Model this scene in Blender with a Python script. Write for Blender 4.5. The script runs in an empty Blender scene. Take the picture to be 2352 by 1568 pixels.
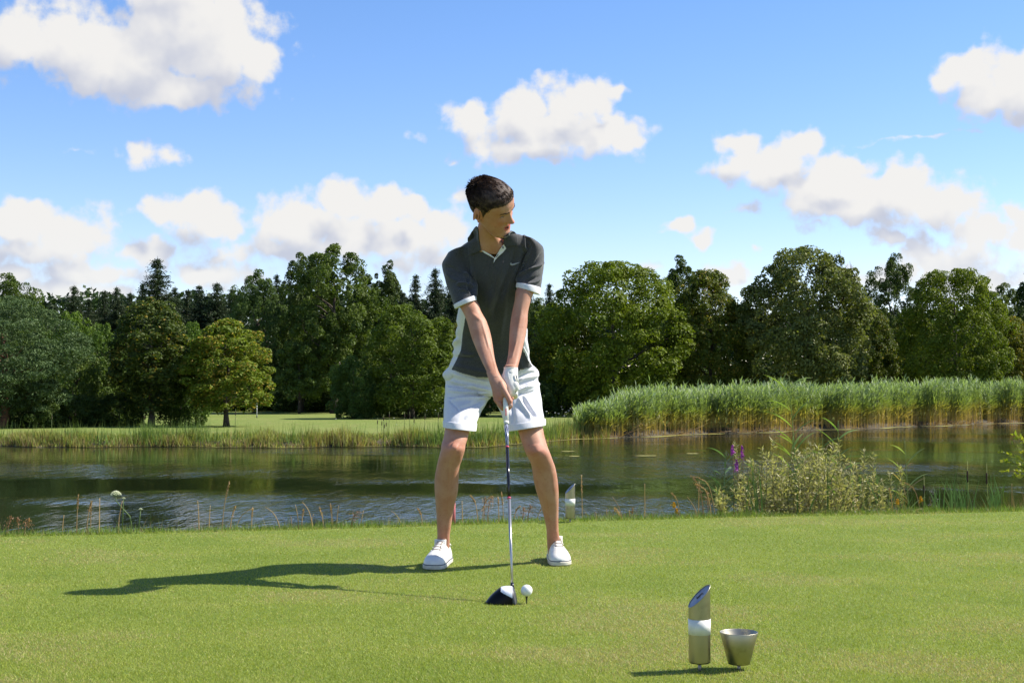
import bpy, bmesh, math, random
import numpy as np
from mathutils import Vector, Matrix, noise as mnoise
from mathutils.bvhtree import BVHTree

R = math.radians
SC = bpy.context.scene
COL = SC.collection
rng = np.random.default_rng(7)
random.seed(7)

# ------------------------------------------------------------------ camera
CAM_H, FPX, CX, CY, HOR = 0.776, 3200.0, 1176.0, 784.0, 900.0
ALPHA = math.atan((HOR - CY) / FPX)
cam_d = bpy.data.cameras.new('camera'); cam = bpy.data.objects.new('camera', cam_d)
COL.objects.link(cam); SC.camera = cam
cam_d.sensor_width = 36.0; cam_d.lens = 36.0 * FPX / 2352.0
cam_d.clip_start = 0.05; cam_d.clip_end = 4000
cam.location = (0, 0, CAM_H); cam.rotation_euler = (math.pi / 2 + ALPHA, 0, 0)

# ------------------------------------------------------------------ light
SUN_EL, SUN_AZ = R(46), R(77)          # azimuth measured from +Y towards +X
sd = bpy.data.lights.new('sun', 'SUN'); sun = bpy.data.objects.new('sun', sd); COL.objects.link(sun)
sd.energy = 5.0; sd.angle = R(0.55); sd.color = (1.0, 0.94, 0.84)
sv = Vector((math.sin(SUN_AZ) * math.cos(SUN_EL), math.cos(SUN_AZ) * math.cos(SUN_EL), math.sin(SUN_EL)))
sun.rotation_euler = sv.to_track_quat('Z', 'Y').to_euler()
SC.view_settings.view_transform = 'Standard'; SC.view_settings.look = 'None'
SC.view_settings.gamma = 1.0; SC.view_settings.use_curve_mapping = False
SC.view_settings.exposure = 0.8
SC.cycles.max_bounces = 6; SC.cycles.diffuse_bounces = 3; SC.cycles.glossy_bounces = 3; SC.cycles.transmission_bounces = 3

def ray(px, py):
    dx = (px - CX) / FPX; dz = (CY - py) / FPX
    return np.array([dx, math.cos(ALPHA) - math.sin(ALPHA) * dz, math.sin(ALPHA) + math.cos(ALPHA) * dz])
def PD(px, py, Y):
    r = ray(px, py); return np.array([r[0] * Y / r[1], Y, CAM_H + r[2] * Y / r[1]])
K = 4096.0 / 2352.0
def PS(px, py, Y): return PD(px / K, py / K, Y)
def DY(Y): return Y / FPX              # metres per (2352-wide) pixel at depth Y

# ------------------------------------------------------------------ sky with cumulus clouds
class NT:
    """small helper for node trees"""
    def __init__(s, nt): s.nt = nt
    def n(s, t, **kw):
        nd = s.nt.nodes.new(t)
        for k, v in kw.items(): setattr(nd, k, v)
        return nd
    def put(s, sock, v):
        if hasattr(v, 'is_output'): s.nt.links.new(v, sock)
        else: sock.default_value = v
    def m(s, op, a, b=None, c=None, clamp=False):
        nd = s.n('ShaderNodeMath', operation=op, use_clamp=clamp)
        for i, v in enumerate((a, b, c)):
            if v is not None: s.put(nd.inputs[i], v)
        return nd.outputs[0]
    def vm(s, op, a, b=None, out=0):
        nd = s.n('ShaderNodeVectorMath', operation=op)
        s.put(nd.inputs[0], a)
        if b is not None: s.put(nd.inputs[1], b)
        return nd.outputs[out]
    def ss(s, v, lo, hi, a=0.0, b=1.0):
        nd = s.n('ShaderNodeMapRange', interpolation_type='SMOOTHSTEP')
        s.put(nd.inputs[0], v)
        for i, q in enumerate((lo, hi, a, b)): s.put(nd.inputs[i + 1], q)
        return nd.outputs[0]
    def noise(s, vec, scale, detail=3, rough=0.5, out=0, dim='3D', dist=0.0):
        nd = s.n('ShaderNodeTexNoise', noise_dimensions=dim)
        if vec is not None: s.put(nd.inputs['Vector'], vec)
        nd.inputs['Scale'].default_value = scale; nd.inputs['Detail'].default_value = detail
        nd.inputs['Roughness'].default_value = rough; nd.inputs['Distortion'].default_value = dist
        return nd.outputs[out]
    def mix(s, f, a, b, mode='MIX'):
        nd = s.n('ShaderNodeMix', data_type='RGBA', blend_type=mode)
        s.put(nd.inputs[0], f)
        s.put(nd.inputs[6], a if hasattr(a, 'is_output') or len(a) == 4 else (*a, 1))
        s.put(nd.inputs[7], b if hasattr(b, 'is_output') or len(b) == 4 else (*b, 1))
        return nd.outputs[2]

CLOUDS = [ # centre x, y, half width, half height (2352-wide picture), strength
 (65,95,95,70,1),(180,95,150,78,1),(420,55,180,115,1),(330,130,260,92,1),(525,125,128,100,1),(430,205,130,52,1),(240,165,160,55,1),(110,22,70,26,.5),(400,-30,150,70,1),
 (330,362,80,32,.8),(930,320,30,12,.25),(145,338,30,9,.25),
 (1090,268,75,46,1),(1200,240,62,48,1),(1310,228,95,50,1),(1260,300,175,66,1),(1405,305,95,52,1),(1110,345,55,34,.8),(1190,345,110,36,.9),(1385,208,50,16,.8),(1025,357,22,14,.5),
 (2230,160,80,52,1),(2315,190,90,92,1),(2280,235,75,48,1),(2400,200,90,90,1),
 (1715,340,62,34,.9),(1862,345,68,50,1),(1760,390,125,48,1),(1960,392,92,48,1),(1920,450,155,64,1),(2100,425,105,48,1),(2150,472,150,58,1),(2000,500,150,50,.95),(1800,402,115,62,1),(2050,452,150,60,1),(1890,485,110,52,1),(1690,405,60,30,.7),(1880,537,55,20,.6),(2090,322,220,7,.3),
 (1560,532,42,18,.8),(1605,556,42,20,.8),(1690,500,56,15,.4),(1725,577,30,12,.5),
 (2060,567,64,28,.7),(2250,548,95,44,.8),(2200,600,150,50,.8),(2335,560,45,70,.8),(2330,490,34,28,.6),(2020,640,110,34,.7),(2250,650,160,45,.7),(2120,600,70,24,.6),
 (50,520,115,52,1),(140,548,92,58,1),(60,582,150,38,.9),(318,572,68,32,.8),(440,502,105,62,1),(350,490,52,40,1),(505,535,85,42,1),(770,478,82,62,1),(700,522,115,72,1),(885,492,82,54,1),(945,490,40,44,1),
 (830,560,220,62,1),(1025,535,75,52,.9),(1060,460,46,26,.45),(240,510,50,40,.35),(540,597,100,24,.7),(650,580,42,28,.8),(170,625,125,34,.9),(30,640,80,36,.9),(110,672,220,36,.75),(455,636,85,38,.9),(1000,592,160,32,.7),(880,620,140,26,.5),
 (1650,640,60,38,.7),(1495,602,45,22,.55),(600,640,130,30,.4)]

world = bpy.data.worlds.new('World'); SC.world = world; world.use_nodes = True
wn = world.node_tree; wn.nodes.clear(); W = NT(wn)
def cloud_group():
    g = bpy.data.node_groups.new('cloud_field', 'ShaderNodeTree')
    g.interface.new_socket('P', in_out='INPUT', socket_type='NodeSocketVector')
    g.interface.new_socket('F', in_out='OUTPUT', socket_type='NodeSocketFloat')
    g.interface.new_socket('S', in_out='OUTPUT', socket_type='NodeSocketFloat')
    G = NT(g); gi = G.n('NodeGroupInput'); go = G.n('NodeGroupOutput')
    p0 = gi.outputs[0]
    w1 = G.noise(p0, 26, 3, 0.6, out=1, dim='2D'); w1 = G.vm('SUBTRACT', w1, (0.5, 0.5, 0.5))
    w1 = G.vm('MULTIPLY', w1, (0.030, 0.022, 0))
    w0 = G.noise(p0, 9, 0, 0.5, out=1, dim='2D'); w0 = G.vm('SUBTRACT', w0, (0.5, 0.5, 0.5)); w0 = G.vm('MULTIPLY', w0, (0.022, 0.014, 0))
    p = G.vm('ADD', G.vm('ADD', p0, w1), w0)
    acc = None
    for (x, y, rx, ry, st) in CLOUDS:
        r = ray(x, y); az = math.atan2(r[0], r[1]); el = math.atan2(r[2], math.hypot(r[0], r[1]))
        kx, ky = FPX / rx / 1.25, FPX / ry / 1.25
        md = G.n('ShaderNodeVectorMath', operation='MULTIPLY_ADD'); G.put(md.inputs[0], p); md.inputs[1].default_value = (kx, ky, 0); md.inputs[2].default_value = (-az * kx, -el * ky, 0)
        v = G.m('MULTIPLY_ADD', G.vm('LENGTH', md.outputs[0], out=1), -st, st)
        if acc is None: acc = v
        else:
            nd = G.n('ShaderNodeMath', operation='SMOOTH_MAX'); G.put(nd.inputs[0], acc); G.put(nd.inputs[1], v); nd.inputs[2].default_value = 0.3
            acc = nd.outputs[0]
    # clouds of the same kind all round the sky, outside the part of it described above
    gen = G.noise(G.vm('MULTIPLY', p, (1, 2.0, 1)), 4.2, 3, 0.55, dim='2D')
    gen = G.m('MULTIPLY', G.m('SUBTRACT', gen, 0.60), 6.0)
    sp = G.n('ShaderNodeSeparateXYZ'); G.put(sp.inputs[0], p0)
    out = G.m('MAXIMUM', G.ss(G.m('ABSOLUTE', sp.outputs[0]), 0.40, 0.50), G.ss(sp.outputs[1], 0.31, 0.42))
    gen = G.m('SUBTRACT', gen, G.m('MULTIPLY', G.m('SUBTRACT', 1.0, out), 3.0))
    acc = G.m('MAXIMUM', acc, gen)
    n1 = G.noise(p0, 75, 4, 0.62, dim='2D')
    vo = G.n('ShaderNodeTexVoronoi', feature='F1', voronoi_dimensions='2D'); G.put(vo.inputs['Vector'], G.vm('ADD', p0, G.vm('MULTIPLY', w1, (.5, .5, 0))))
    vo.inputs['Scale'].default_value = 42; vo.inputs['Detail'].default_value = 1.5; vo.inputs['Roughness'].default_value = .55
    puff = G.m('SUBTRACT', 0.42, vo.outputs['Distance'])
    f = G.m('ADD', acc, G.m('ADD', G.m('MULTIPLY', G.m('SUBTRACT', n1, 0.5), 0.55), G.m('MULTIPLY', puff, 0.45)))
    g.links.new(f, go.inputs[0]); g.links.new(G.m('ADD', acc, G.m('MULTIPLY', puff, 0.16)), go.inputs[1]); return g
cg = cloud_group()
tc = W.n('ShaderNodeTexCoord'); dirv = W.vm('NORMALIZE', tc.outputs['Generated'])
sx = W.n('ShaderNodeSeparateXYZ'); W.put(sx.inputs[0], dirv)
az = W.m('ARCTAN2', sx.outputs[0], sx.outputs[1]); el = W.m('ARCSINE', sx.outputs[2])
cb = W.n('ShaderNodeCombineXYZ'); W.put(cb.inputs[0], az); W.put(cb.inputs[1], el); pv = cb.outputs[0]
def field(vec):
    nd = W.n('ShaderNodeGroup', node_tree=cg); W.put(nd.inputs[0], vec); return nd.outputs
F0, S0 = field(pv); F1, S1 = field(W.vm('ADD', pv, (0.010, 0.024, 0)))
dens = W.ss(F0, -0.06, 0.40)
core = W.ss(F0, 0.15, 1.0)
lit = W.m('SUBTRACT', S0, S1)
lit = W.m('ADD', W.m('MULTIPLY', lit, 1.3), W.m('MULTIPLY', core, -0.23))
lit = W.ss(lit, -0.72, 0.34)
sky = W.n('ShaderNodeTexSky', sky_type='NISHITA'); sky.sun_disc = False
sky.sun_elevation = SUN_EL; sky.sun_rotation = SUN_AZ
sky.air_density = 1.0; sky.dust_density = 0.2; sky.ozone_density = 3.0; sky.altitude = 400
hs = W.n('ShaderNodeHueSaturation'); hs.inputs['Saturation'].default_value = 1.22; hs.inputs['Value'].default_value = 1.12
W.put(hs.inputs['Color'], sky.outputs[0])
SKS = 0.10
white = (0.520 / SKS, 0.510 / SKS, 0.495 / SKS, 1); grey = (0.33 / SKS, 0.348 / SKS, 0.41 / SKS, 1)
ccol = W.mix(lit, grey, white)
low = W.ss(el, 0.0, 0.13)
dens = W.m('MULTIPLY', dens, W.m('ADD', W.m('MULTIPLY', low, 0.18), 0.80))
skyb = W.mix(1.0, hs.outputs[0], (1.12, .945, 1.0, 1), 'MULTIPLY')
skyc = W.mix(dens, skyb, ccol)
skyc = W.mix(W.ss(sx.outputs[2], -0.02, 0.0), (0.6, 0.9, 0.5, 1), skyc)
bg = W.n('ShaderNodeBackground'); bg.inputs['Strength'].default_value = SKS; W.put(bg.inputs[0], skyc)
world.cycles.sampling_method = 'MANUAL'; world.cycles.sample_map_resolution = 512
wo = W.n('ShaderNodeOutputWorld'); wn.links.new(bg.outputs[0], wo.inputs[0])

# ------------------------------------------------------------------ helpers
def tag(o, label=None, cat=None, group=None, kind=None):
    if label: o['label'] = label
    if cat: o['category'] = cat
    if group: o['group'] = group
    if kind: o['kind'] = kind
    return o
def empty(name, loc, label, cat, group=None):
    o = bpy.data.objects.new(name, None); COL.objects.link(o); o.location = [float(q) for q in loc]; o.empty_display_size = .05
    return tag(o, label, cat, group)
def link(name, me, parent=None):
    o = bpy.data.objects.new(name, me); COL.objects.link(o)
    if parent is not None:
        o.parent = parent; o.location = -Vector(parent.location)   # geometry is given in world coordinates
    return o
def mesh_np(name, V, Fq, mats, cols=None, smooth=False, midx=None):
    """V (n,3); Fq (m,k) array, or list of arrays of different k"""
    if not isinstance(Fq, list): Fq = [Fq]
    Fq = [np.asarray(f, dtype=np.int32) for f in Fq if len(f)]
    me = bpy.data.meshes.new(name)
    V = np.asarray(V, dtype=np.float32)
    me.vertices.add(len(V)); me.vertices.foreach_set('co', V.ravel())
    tot = np.concatenate([np.full(len(f), f.shape[1], np.int32) for f in Fq]); idx = np.concatenate([f.ravel() for f in Fq])
    me.loops.add(len(idx)); me.loops.foreach_set('vertex_index', idx)
    me.polygons.add(len(tot)); st = np.zeros(len(tot), np.int32); st[1:] = np.cumsum(tot)[:-1]
    me.polygons.foreach_set('loop_start', st); me.polygons.foreach_set('loop_total', tot)
    if smooth: me.polygons.foreach_set('use_smooth', np.ones(len(tot), bool))
    if midx is not None: me.polygons.foreach_set('material_index', np.asarray(midx, np.int32))
    for m in (mats if isinstance(mats, (list, tuple)) else [mats]): me.materials.append(m)
    if cols is not None:
        at = me.color_attributes.new('col', 'FLOAT_COLOR', 'POINT')
        c = np.ones((len(V), 4), np.float32); c[:, :3] = cols; at.data.foreach_set('color', c.ravel())
    me.update(calc_edges=True); me.validate(); return me
class MB:
    """collects pieces, builds one mesh"""
    def __init__(s): s.V = []; s.Q = {}; s.C = []; s.n = 0
    def add(s, V, F, c=(1, 1, 1)):
        V = np.asarray(V, float); 
        for f in (F if isinstance(F, list) else [F]):
            f = np.asarray(f, int)
            if len(f): s.Q.setdefault(f.shape[1], []).append(f + s.n)
        s.V.append(V); s.C.append(np.broadcast_to(np.asarray(c, float), (len(V), 3))); s.n += len(V)
    def mesh(s, name, mats, smooth=False):
        return mesh_np(name, np.concatenate(s.V), [np.concatenate(q) for q in s.Q.values()], mats, np.concatenate(s.C), smooth)
    def build(s, name, mats, parent=None, smooth=False): return link(name, s.mesh(name, mats, smooth), parent)
def unit(v): v = np.asarray(v, float); return v / (np.linalg.norm(v, axis=-1, keepdims=True) + 1e-9)
def tube(pts, rad, n=8, cap=True):
    pts = np.asarray(pts, float); m = len(pts); rad = np.broadcast_to(np.asarray(rad, float), (m,))
    t = unit(np.gradient(pts, axis=0)); up = np.array([0.13, 1, 0.07]) if abs(t[:, 1]).mean() < .9 else np.array([1, .1, 0.])
    a = unit(np.cross(t, up)); b = np.cross(t, a); th = np.linspace(0, 2 * math.pi, n, endpoint=False)
    V = pts[:, None] + rad[:, None, None] * (a[:, None] * np.cos(th)[None, :, None] + b[:, None] * np.sin(th)[None, :, None])
    V = V.reshape(-1, 3); F = []
    i = np.arange(m - 1)[:, None] * n; j = np.arange(n)[None]; k = (j + 1) % n
    F = np.stack([i + j, i + k, i + n + k, i + n + j], -1).reshape(-1, 4)
    T = []
    if cap:
        V = np.vstack([V, pts[:1], pts[-1:]]); c0 = m * n
        T = [[c0, (q + 1) % n, q] for q in range(n)] + [[c0 + 1, (m - 1) * n + q, (m - 1) * n + (q + 1) % n] for q in range(n)]
        return V, [F, np.array(T)]
    return V, [F]
def grid_faces(m, n, closed=True):
    i = np.arange(m - 1)[:, None] * n; j = np.arange(n if closed else n - 1)[None]; k = (j + 1) % n
    return np.stack([i + j, i + k, i + n + k, i + n + j], -1).reshape(-1, 4)
def leaves(C, N, L, Wd, T=None):
    """diamond leaves: centres, normals, lengths, widths, optional growth direction"""
    n = len(C); r = rng.normal(size=(n, 3)) if T is None else T
    t = unit(r - N * (r * N).sum(1, keepdims=True)); s = np.cross(N, t)
    L = np.broadcast_to(L, (n,))[:, None]; Wd = np.broadcast_to(Wd, (n,))[:, None]
    V = np.stack([C - t * L * .5, C + s * Wd * .5 - t * L * .08 + N * L * .06, C + t * L * .5, C - s * Wd * .5 - t * L * .08 + N * L * .06], 1).reshape(-1, 3)
    F = np.arange(n * 4).reshape(n, 4); return V, F
def blades(B, H, Wd, lean, az=None, droop=0.0):
    """single tapered grass blades of one triangle each"""
    n = len(B); a = rng.uniform(0, 2 * math.pi, n) if az is None else az
    s = np.stack([np.cos(a), np.sin(a), np.zeros(n)], 1) * Wd[:, None] * .5
    b = rng.uniform(0, 2 * math.pi, n); tip = B + np.stack([np.cos(b) * lean, np.sin(b) * lean, H], 1)
    V = np.stack([B - s, B + s, tip], 1).reshape(-1, 3); return V, np.arange(n * 3).reshape(n, 3)

# ------------------------------------------------------------------ materials
def mat(name, col=(.5, .5, .5), rough=.6, metal=0.0, spec=.5, **kw):
    m = bpy.data.materials.new(name); m.use_nodes = True; b = m.node_tree.nodes['Principled BSDF']
    b.inputs['Base Color'].default_value = (*col, 1); b.inputs['Roughness'].default_value = rough
    b.inputs['Metallic'].default_value = metal; b.inputs['Specular IOR Level'].default_value = spec
    for k, v in kw.items(): b.inputs[k.replace('_', ' ')].default_value = v
    return m, NT(m.node_tree), b
def varied(name, c1, c2, scale, rough=.6, bump=0.0, bscale=None, detail=4, **kw):
    m, T, b = mat(name, c1, rough, **kw); tcn = T.n('ShaderNodeTexCoord')
    f = T.ss(T.noise(tcn.outputs['Object'], scale, detail, .6), .35, .65)
    T.put(b.inputs['Base Color'], T.mix(f, c1, c2))
    if bump:
        bp = T.n('ShaderNodeBump'); bp.inputs['Strength'].default_value = bump; bp.inputs['Distance'].default_value = .002
        T.put(bp.inputs['Height'], T.noise(tcn.outputs['Object'], bscale or scale * 4, 4, .6)); T.put(b.inputs['Normal'], bp.outputs[0])
    return m
def leaf_mat(name, trans=.3, rough=.6, spec=.2):
    m, T, b = mat(name, rough=rough, spec=spec)
    at = T.n('ShaderNodeAttribute', attribute_name='col'); oi = T.n('ShaderNodeObjectInfo')
    c = T.mix(1.0, at.outputs['Color'], oi.outputs['Color'], 'MULTIPLY'); T.put(b.inputs['Base Color'], c)
    tr = T.n('ShaderNodeBsdfTranslucent'); T.put(tr.inputs[0], T.mix(1.0, c, (1.25, 1.35, .55, 1), 'MULTIPLY'))
    ms = T.n('ShaderNodeMixShader'); ms.inputs[0].default_value = trans
    o = m.node_tree.nodes['Material Output']; m.node_tree.links.new(b.outputs[0], ms.inputs[1]); m.node_tree.links.new(tr.outputs[0], ms.inputs[2])
    m.node_tree.links.new(ms.outputs[0], o.inputs[0]); return m
M_LEAF = leaf_mat('leaf'); M_NEEDLE = leaf_mat('needle', .1, .6, .2); M_GRASS = leaf_mat('grass_blade', .35, .55, .3)
M_BARK = varied('bark', (.085, .065, .045), (.045, .036, .028), 6, .9, .8, 30)
M_PINEBARK = varied('pine_bark', (.22, .10, .05), (.09, .05, .03), 5, .9, .8, 30)
# ================================================================== ground, pond
WATER_Z, MEADOW_Z = -1.2, -0.85
def Ye(x): return 8.26 + 0.27 * x + 0.04 * np.sin(x * 1.3 + .5)            # far edge of the tee
_sx = np.array([-400, -60, -18, -8, -1, 1, 3, 33, 60, 400.]); _sy = np.array([75, 58, 50.5, 50.2, 50.8, 54.5, 59, 90, 104, 150.])
def Ys(x): return np.interp(x, _sx, _sy) + 0.45 * np.sin(x * .9) * (np.abs(x) < 60) + .2 * np.sin(x * 2.7 + 1)
xs = np.concatenate([[-600, -300, -150, -80], np.linspace(-45, 45, 181), [80, 150, 300, 600]])
def rows(lst):
    V = []
    for f in lst: y, z = f(xs); V.append(np.stack([xs, np.broadcast_to(y, xs.shape), np.broadcast_to(z, xs.shape)], 1))
    return np.concatenate(V)
def sheet(name, lst, m, subd=None):
    V = rows(lst); return tag(link(name, mesh_np(name, V, grid_faces(len(lst), len(xs), False)[:, ::-1][:, ::-1], m, smooth=True)), kind='structure')
near = [(-60, 0), (-10, 0), (0, 0), (3, 0), (6, 0)]
L1 = [(lambda x, a=a, b=b: (a + 0 * x, b + 0 * x)) for a, b in near]
L1 += [(lambda x, d=d, z=z: (Ye(x) + d, z + (.012 * np.sin(x * 3.1 + d) if d > .1 else 0))) for d, z in ((-.8, .0), (-.3, .0), (0, .0), (.2, -.02), (.45, -.075), (.8, -.18), (1.2, -.32))]
L2 = [(lambda x, d=d, z=z: (Ye(x) + d, z + (.012 * np.sin(x * 3.1 + d) if d > .1 else 0))) for d, z in ((1.2, -.32), (2.2, -.7), (3.4, -1.25), (5, -1.7), (9, -2.2))]
L2 += [(lambda x, d=d, z=z: (Ys(x) + d, z + 0 * x)) for d, z in ((-12, -2.2), (-3, -1.7), (-.4, -1.3), (.0, -1.17), (.35, -1.02), (.9, -.93))]
L3 = [(lambda x, d=d, z=z: (Ys(x) + d, z + 0 * x)) for d, z in ((.9, -.93), (3, -.88), (8, -.85), (20, -.85))]
L3 += [(lambda x, a=a, z=z: (np.maximum(Ys(x) + 21, a + 0 * x), z + 0 * x)) for a, z in ((115, -.85), (160, -.8), (176, -.5), (260, 2.0), (420, 3), (1500, 3))]

def lawn_mat():
    m, T, b = mat('lawn', rough=.85, spec=.15); g = T.n('ShaderNodeNewGeometry'); p = g.outputs['Position']
    c = T.mix(T.ss(T.noise(p, 2.2, 4, .6), .35, .65), (.15, .215, .03), (.21, .26, .05))
    c = T.mix(T.ss(T.noise(p, 1.1, 5, .65), .58, .74), c, (.32, .28, .11))
    c = T.mix(T.ss(T.noise(p, 160, 3, .6), .4, .62), c, (.09, .13, .022))
    T.put(b.inputs['Base Color'], c)
    bp = T.n('ShaderNodeBump'); bp.inputs['Strength'].default_value = .6; bp.inputs['Distance'].default_value = .006
    T.put(bp.inputs['Height'], T.noise(p, 220, 3, .7)); T.put(b.inputs['Normal'], bp.outputs[0]); return m
def meadow_mat():
    m, T, b = mat('meadow', rough=.9, spec=.1); g = T.n('ShaderNodeNewGeometry'); p = g.outputs['Position']
    q = T.vm('MULTIPLY', p, (1, .35, 1))
    c = T.mix(T.ss(T.noise(q, .18, 5, .6), .38, .62), (.17, .22, .05), (.22, .25, .07))
    c = T.mix(T.ss(T.noise(q, 1.6, 5, .7), .50, .72), c, (.27, .245, .10))
    c = T.mix(T.ss(T.noise(p, 9, 4, .7), .40, .66), c, (.12, .16, .035))
    T.put(b.inputs['Base Color'], c)
    bp = T.n('ShaderNodeBump'); bp.inputs['Strength'].default_value = .7; bp.inputs['Distance'].default_value = .05
    T.put(bp.inputs['Height'], T.noise(p, 14, 4, .7)); T.put(b.inputs['Normal'], bp.outputs[0]); return m
M_LAWN, M_MEADOW = lawn_mat(), meadow_mat()
M_MUD = varied('bank_soil', (.075, .06, .035), (.04, .035, .02), 3, .95, .8, 20)
sheet('tee_lawn', L1, M_LAWN); sheet('pond_bed', L2, M_MUD); sheet('meadow', L3, M_MEADOW)

def water_mat():
    m, T, b = mat('pond_water', (.012, .018, .007), .03, spec=.5); b.inputs['IOR'].default_value = 1.333
    g = T.n('ShaderNodeNewGeometry'); p = g.outputs['Position']
    # wind ruffles some patches of the surface and leaves others nearly still
    gust = T.ss(T.noise(T.vm('MULTIPLY', p, (.05, .075, 0)), 1.0, 3, .5),   .42, .58)
    q = T.vm('MULTIPLY', p, (1.3, 2.3, 0))
    h1 = T.noise(q, 2.4, 4, .6, dist=.3); h2 = T.noise(q, 8.5, 3, .6)
    h3 = T.noise(T.vm('MULTIPLY', p, (3.4, .85, 0)), 1.0, 3, .65, dist=.4); h0 = T.noise(T.vm('MULTIPLY', p, (.35, 1.5, 0)), 1.2, 2, .5)
    amp = T.m('ADD', T.m('MULTIPLY', gust, .0080), .0010)
    h = T.m('ADD', T.m('MULTIPLY', T.m('ADD', T.m('MULTIPLY', h1, 1.0), T.m('MULTIPLY', h2, .30)), amp), T.m('ADD', T.m('MULTIPLY', h0, .0012), T.m('MULTIPLY', h3, T.m('MULTIPLY_ADD', gust, .040, .006))))
    bp = T.n('ShaderNodeBump'); bp.inputs['Strength'].default_value = 1; bp.inputs['Distance'].default_value = 1.0
    T.put(bp.inputs['Height'], h); T.put(b.inputs['Normal'], bp.outputs[0]); return m
M_WATER = water_mat()
wy = [(lambda x, d=d: (Ye(x) + d, WATER_Z + 0 * x)) for d in (2.0, 10)] + [(lambda x, d=d: (Ys(x) + d, WATER_Z + 0 * x)) for d in (-20, -4, .3)]
sheet('pond_water', wy, M_WATER)

# ------------------------------------------------------------------ mown grass of the tee, real blades
def srgb(r, g, b): return np.array([((c / 255 + .055) / 1.055) ** 2.4 if c > 10 else c / 255 / 12.92 for c in (r, g, b)])
def lawn_blades():
    N = 1050000
    u = rng.uniform(0, 1, N); Y = 1 / (1 / 3.0 + (1 / 9.6 - 1 / 3.0) * u)      # even over the picture's rows
    Y = np.where(rng.uniform(0, 1, N) < .25, rng.uniform(3.0, 9.6, N), Y)
    X = rng.uniform(-1, 1, N) * (.40 * Y + .35)
    k = (Y < Ye(X) + .1); X, Y = X[k], Y[k]; n = len(X)
    H = rng.uniform(.003, .009, n); Wd = rng.uniform(.0013, .0024, n) * (.55 + .16 * Y)
    tone = np.array([mnoise.fractal((x * 1.1, y * 1.6, 3.0), 1.0, 2.0, 4) for x, y in zip(np.linspace(-5, 5, 160).repeat(140), np.tile(np.linspace(2.5, 10.5, 140), 160))]).reshape(160, 140)
    ix = np.clip(((X + 5) / 10 * 159), 0, 158.99); iy = np.clip((Y - 2.5) / 8 * 139, 0, 138.99)
    i0 = ix.astype(int); j0 = iy.astype(int); fx = ix - i0; fy = iy - j0
    tn = tone[i0, j0] * (1 - fx) * (1 - fy) + tone[i0 + 1, j0] * fx * (1 - fy) + tone[i0, j0 + 1] * (1 - fx) * fy + tone[i0 + 1, j0 + 1] * fx * fy
    V, F = blades(np.stack([X, Y, np.full(n, -.001)], 1), H, Wd, rng.uniform(.001, .010, n))
    g1 = np.array([.245, .295, .044]); g2 = np.array([.42, .43, .10]); dry = np.array([.46, .38, .18])
    a = np.clip(rng.uniform(0, 1, n) * .8 + tn * .5, 0, 1)[:, None]; c = g1 * (1 - a) + g2 * a
    d = (rng.uniform(0, 1, n) < np.clip(.08 + (tn - .06) * 1.6, .05, .8)); c[d] = dry * rng.uniform(.7, 1.15, (d.sum(), 1))
    c = np.repeat(c * rng.uniform(.75, 1.2, (n, 1)), 3, 0)
    tag(link('mown_grass', mesh_np('mown_grass', V, F, M_GRASS, c)), 'short mown grass covering the tee', 'grass', kind='stuff')
lawn_blades()
def fringe():
    n = 60000; X = rng.uniform(-5.5, 6, n); d = rng.uniform(-.02, .95, n); Y = Ye(X) + d
    Z = np.interp(d, [0, .2, .45, .8, 1.2], [.0, -.02, -.075, -.18, -.32])
    tuft = np.array([mnoise.noise((x * 2.5, y * 3, 7)) for x, y in zip(X, Y)])
    H = rng.uniform(.030, .056, n) * (1 + .5 * tuft) * np.clip(.5 + d * 3, .5, 1.1)
    V, F = blades(np.stack([X, Y, Z], 1), H, rng.uniform(.002, .005, n), rng.uniform(.005, .03, n))
    c = np.array([.15, .215, .035]) * rng.uniform(.45, 1.5, (n, 1)); dr = rng.uniform(0, 1, n) < .12; c[dr] = np.array([.32, .26, .11]) * rng.uniform(.7, 1.1, (dr.sum(), 1))
    tag(link('rough_grass', mesh_np('rough_grass', V, F, M_GRASS, np.repeat(c, 3, 0))), 'longer uncut grass along the far edge of the tee', 'grass', kind='stuff')
fringe()

# ================================================================== trees (prototypes)
def limbs(H, R0, rad, n, seed, top=.8, lo=.25):
    r = np.random.default_rng(seed); mb = MB()
    P = np.array([[r.normal() * .02 * H * t, r.normal() * .02 * H * t, H * top * t] for t in np.linspace(0, 1, 9)]); P[0, :2] = 0
    rr = rad * (1 - .8 * np.linspace(0, 1, 9)); rr[0] *= 1.35
    mb.add(*tube(P, rr, 10))
    for i in range(n):
        t = r.uniform(lo, .85) * top; a = r.uniform(0, 6.28); ln = R0 * r.uniform(.5, .95) * (1 - .5 * t); b = P[min(8, int(t / top * 8))]
        b = np.array([b[0], b[1], t * H]); q = [b + np.array([math.cos(a) * ln * s, math.sin(a) * ln * s, ln * (.75 * s - .15 * s * s)]) + r.normal(size=3) * .04 * ln * s for s in np.linspace(0, 1, 6)]
        mb.add(*tube(q, rad * .38 * (1 - t * .5) * np.linspace(1, .15, 6), 6))
    return mb
def profile(kind, t):
    if kind == 'round': return np.sqrt(np.clip(1 - (2 * t - 1) ** 2, 0, 1)) * (1 - .12 * t) ** 1
    if kind == 'dome': return np.where(t < .38, .75 + .25 * np.sin(t / .38 * 1.57), np.sqrt(np.clip(1 - ((t - .38) / .62) ** 2.2, 0, 1)))
    if kind == 'oval': return np.sin(np.clip(t, 0, 1) ** .8 * 3.1416) ** .6
    if kind == 'cone': return np.clip((1 - t) ** .62, 0, 1) * np.clip(.55 + t * 3, 0, 1)
    return np.ones_like(t)
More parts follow.
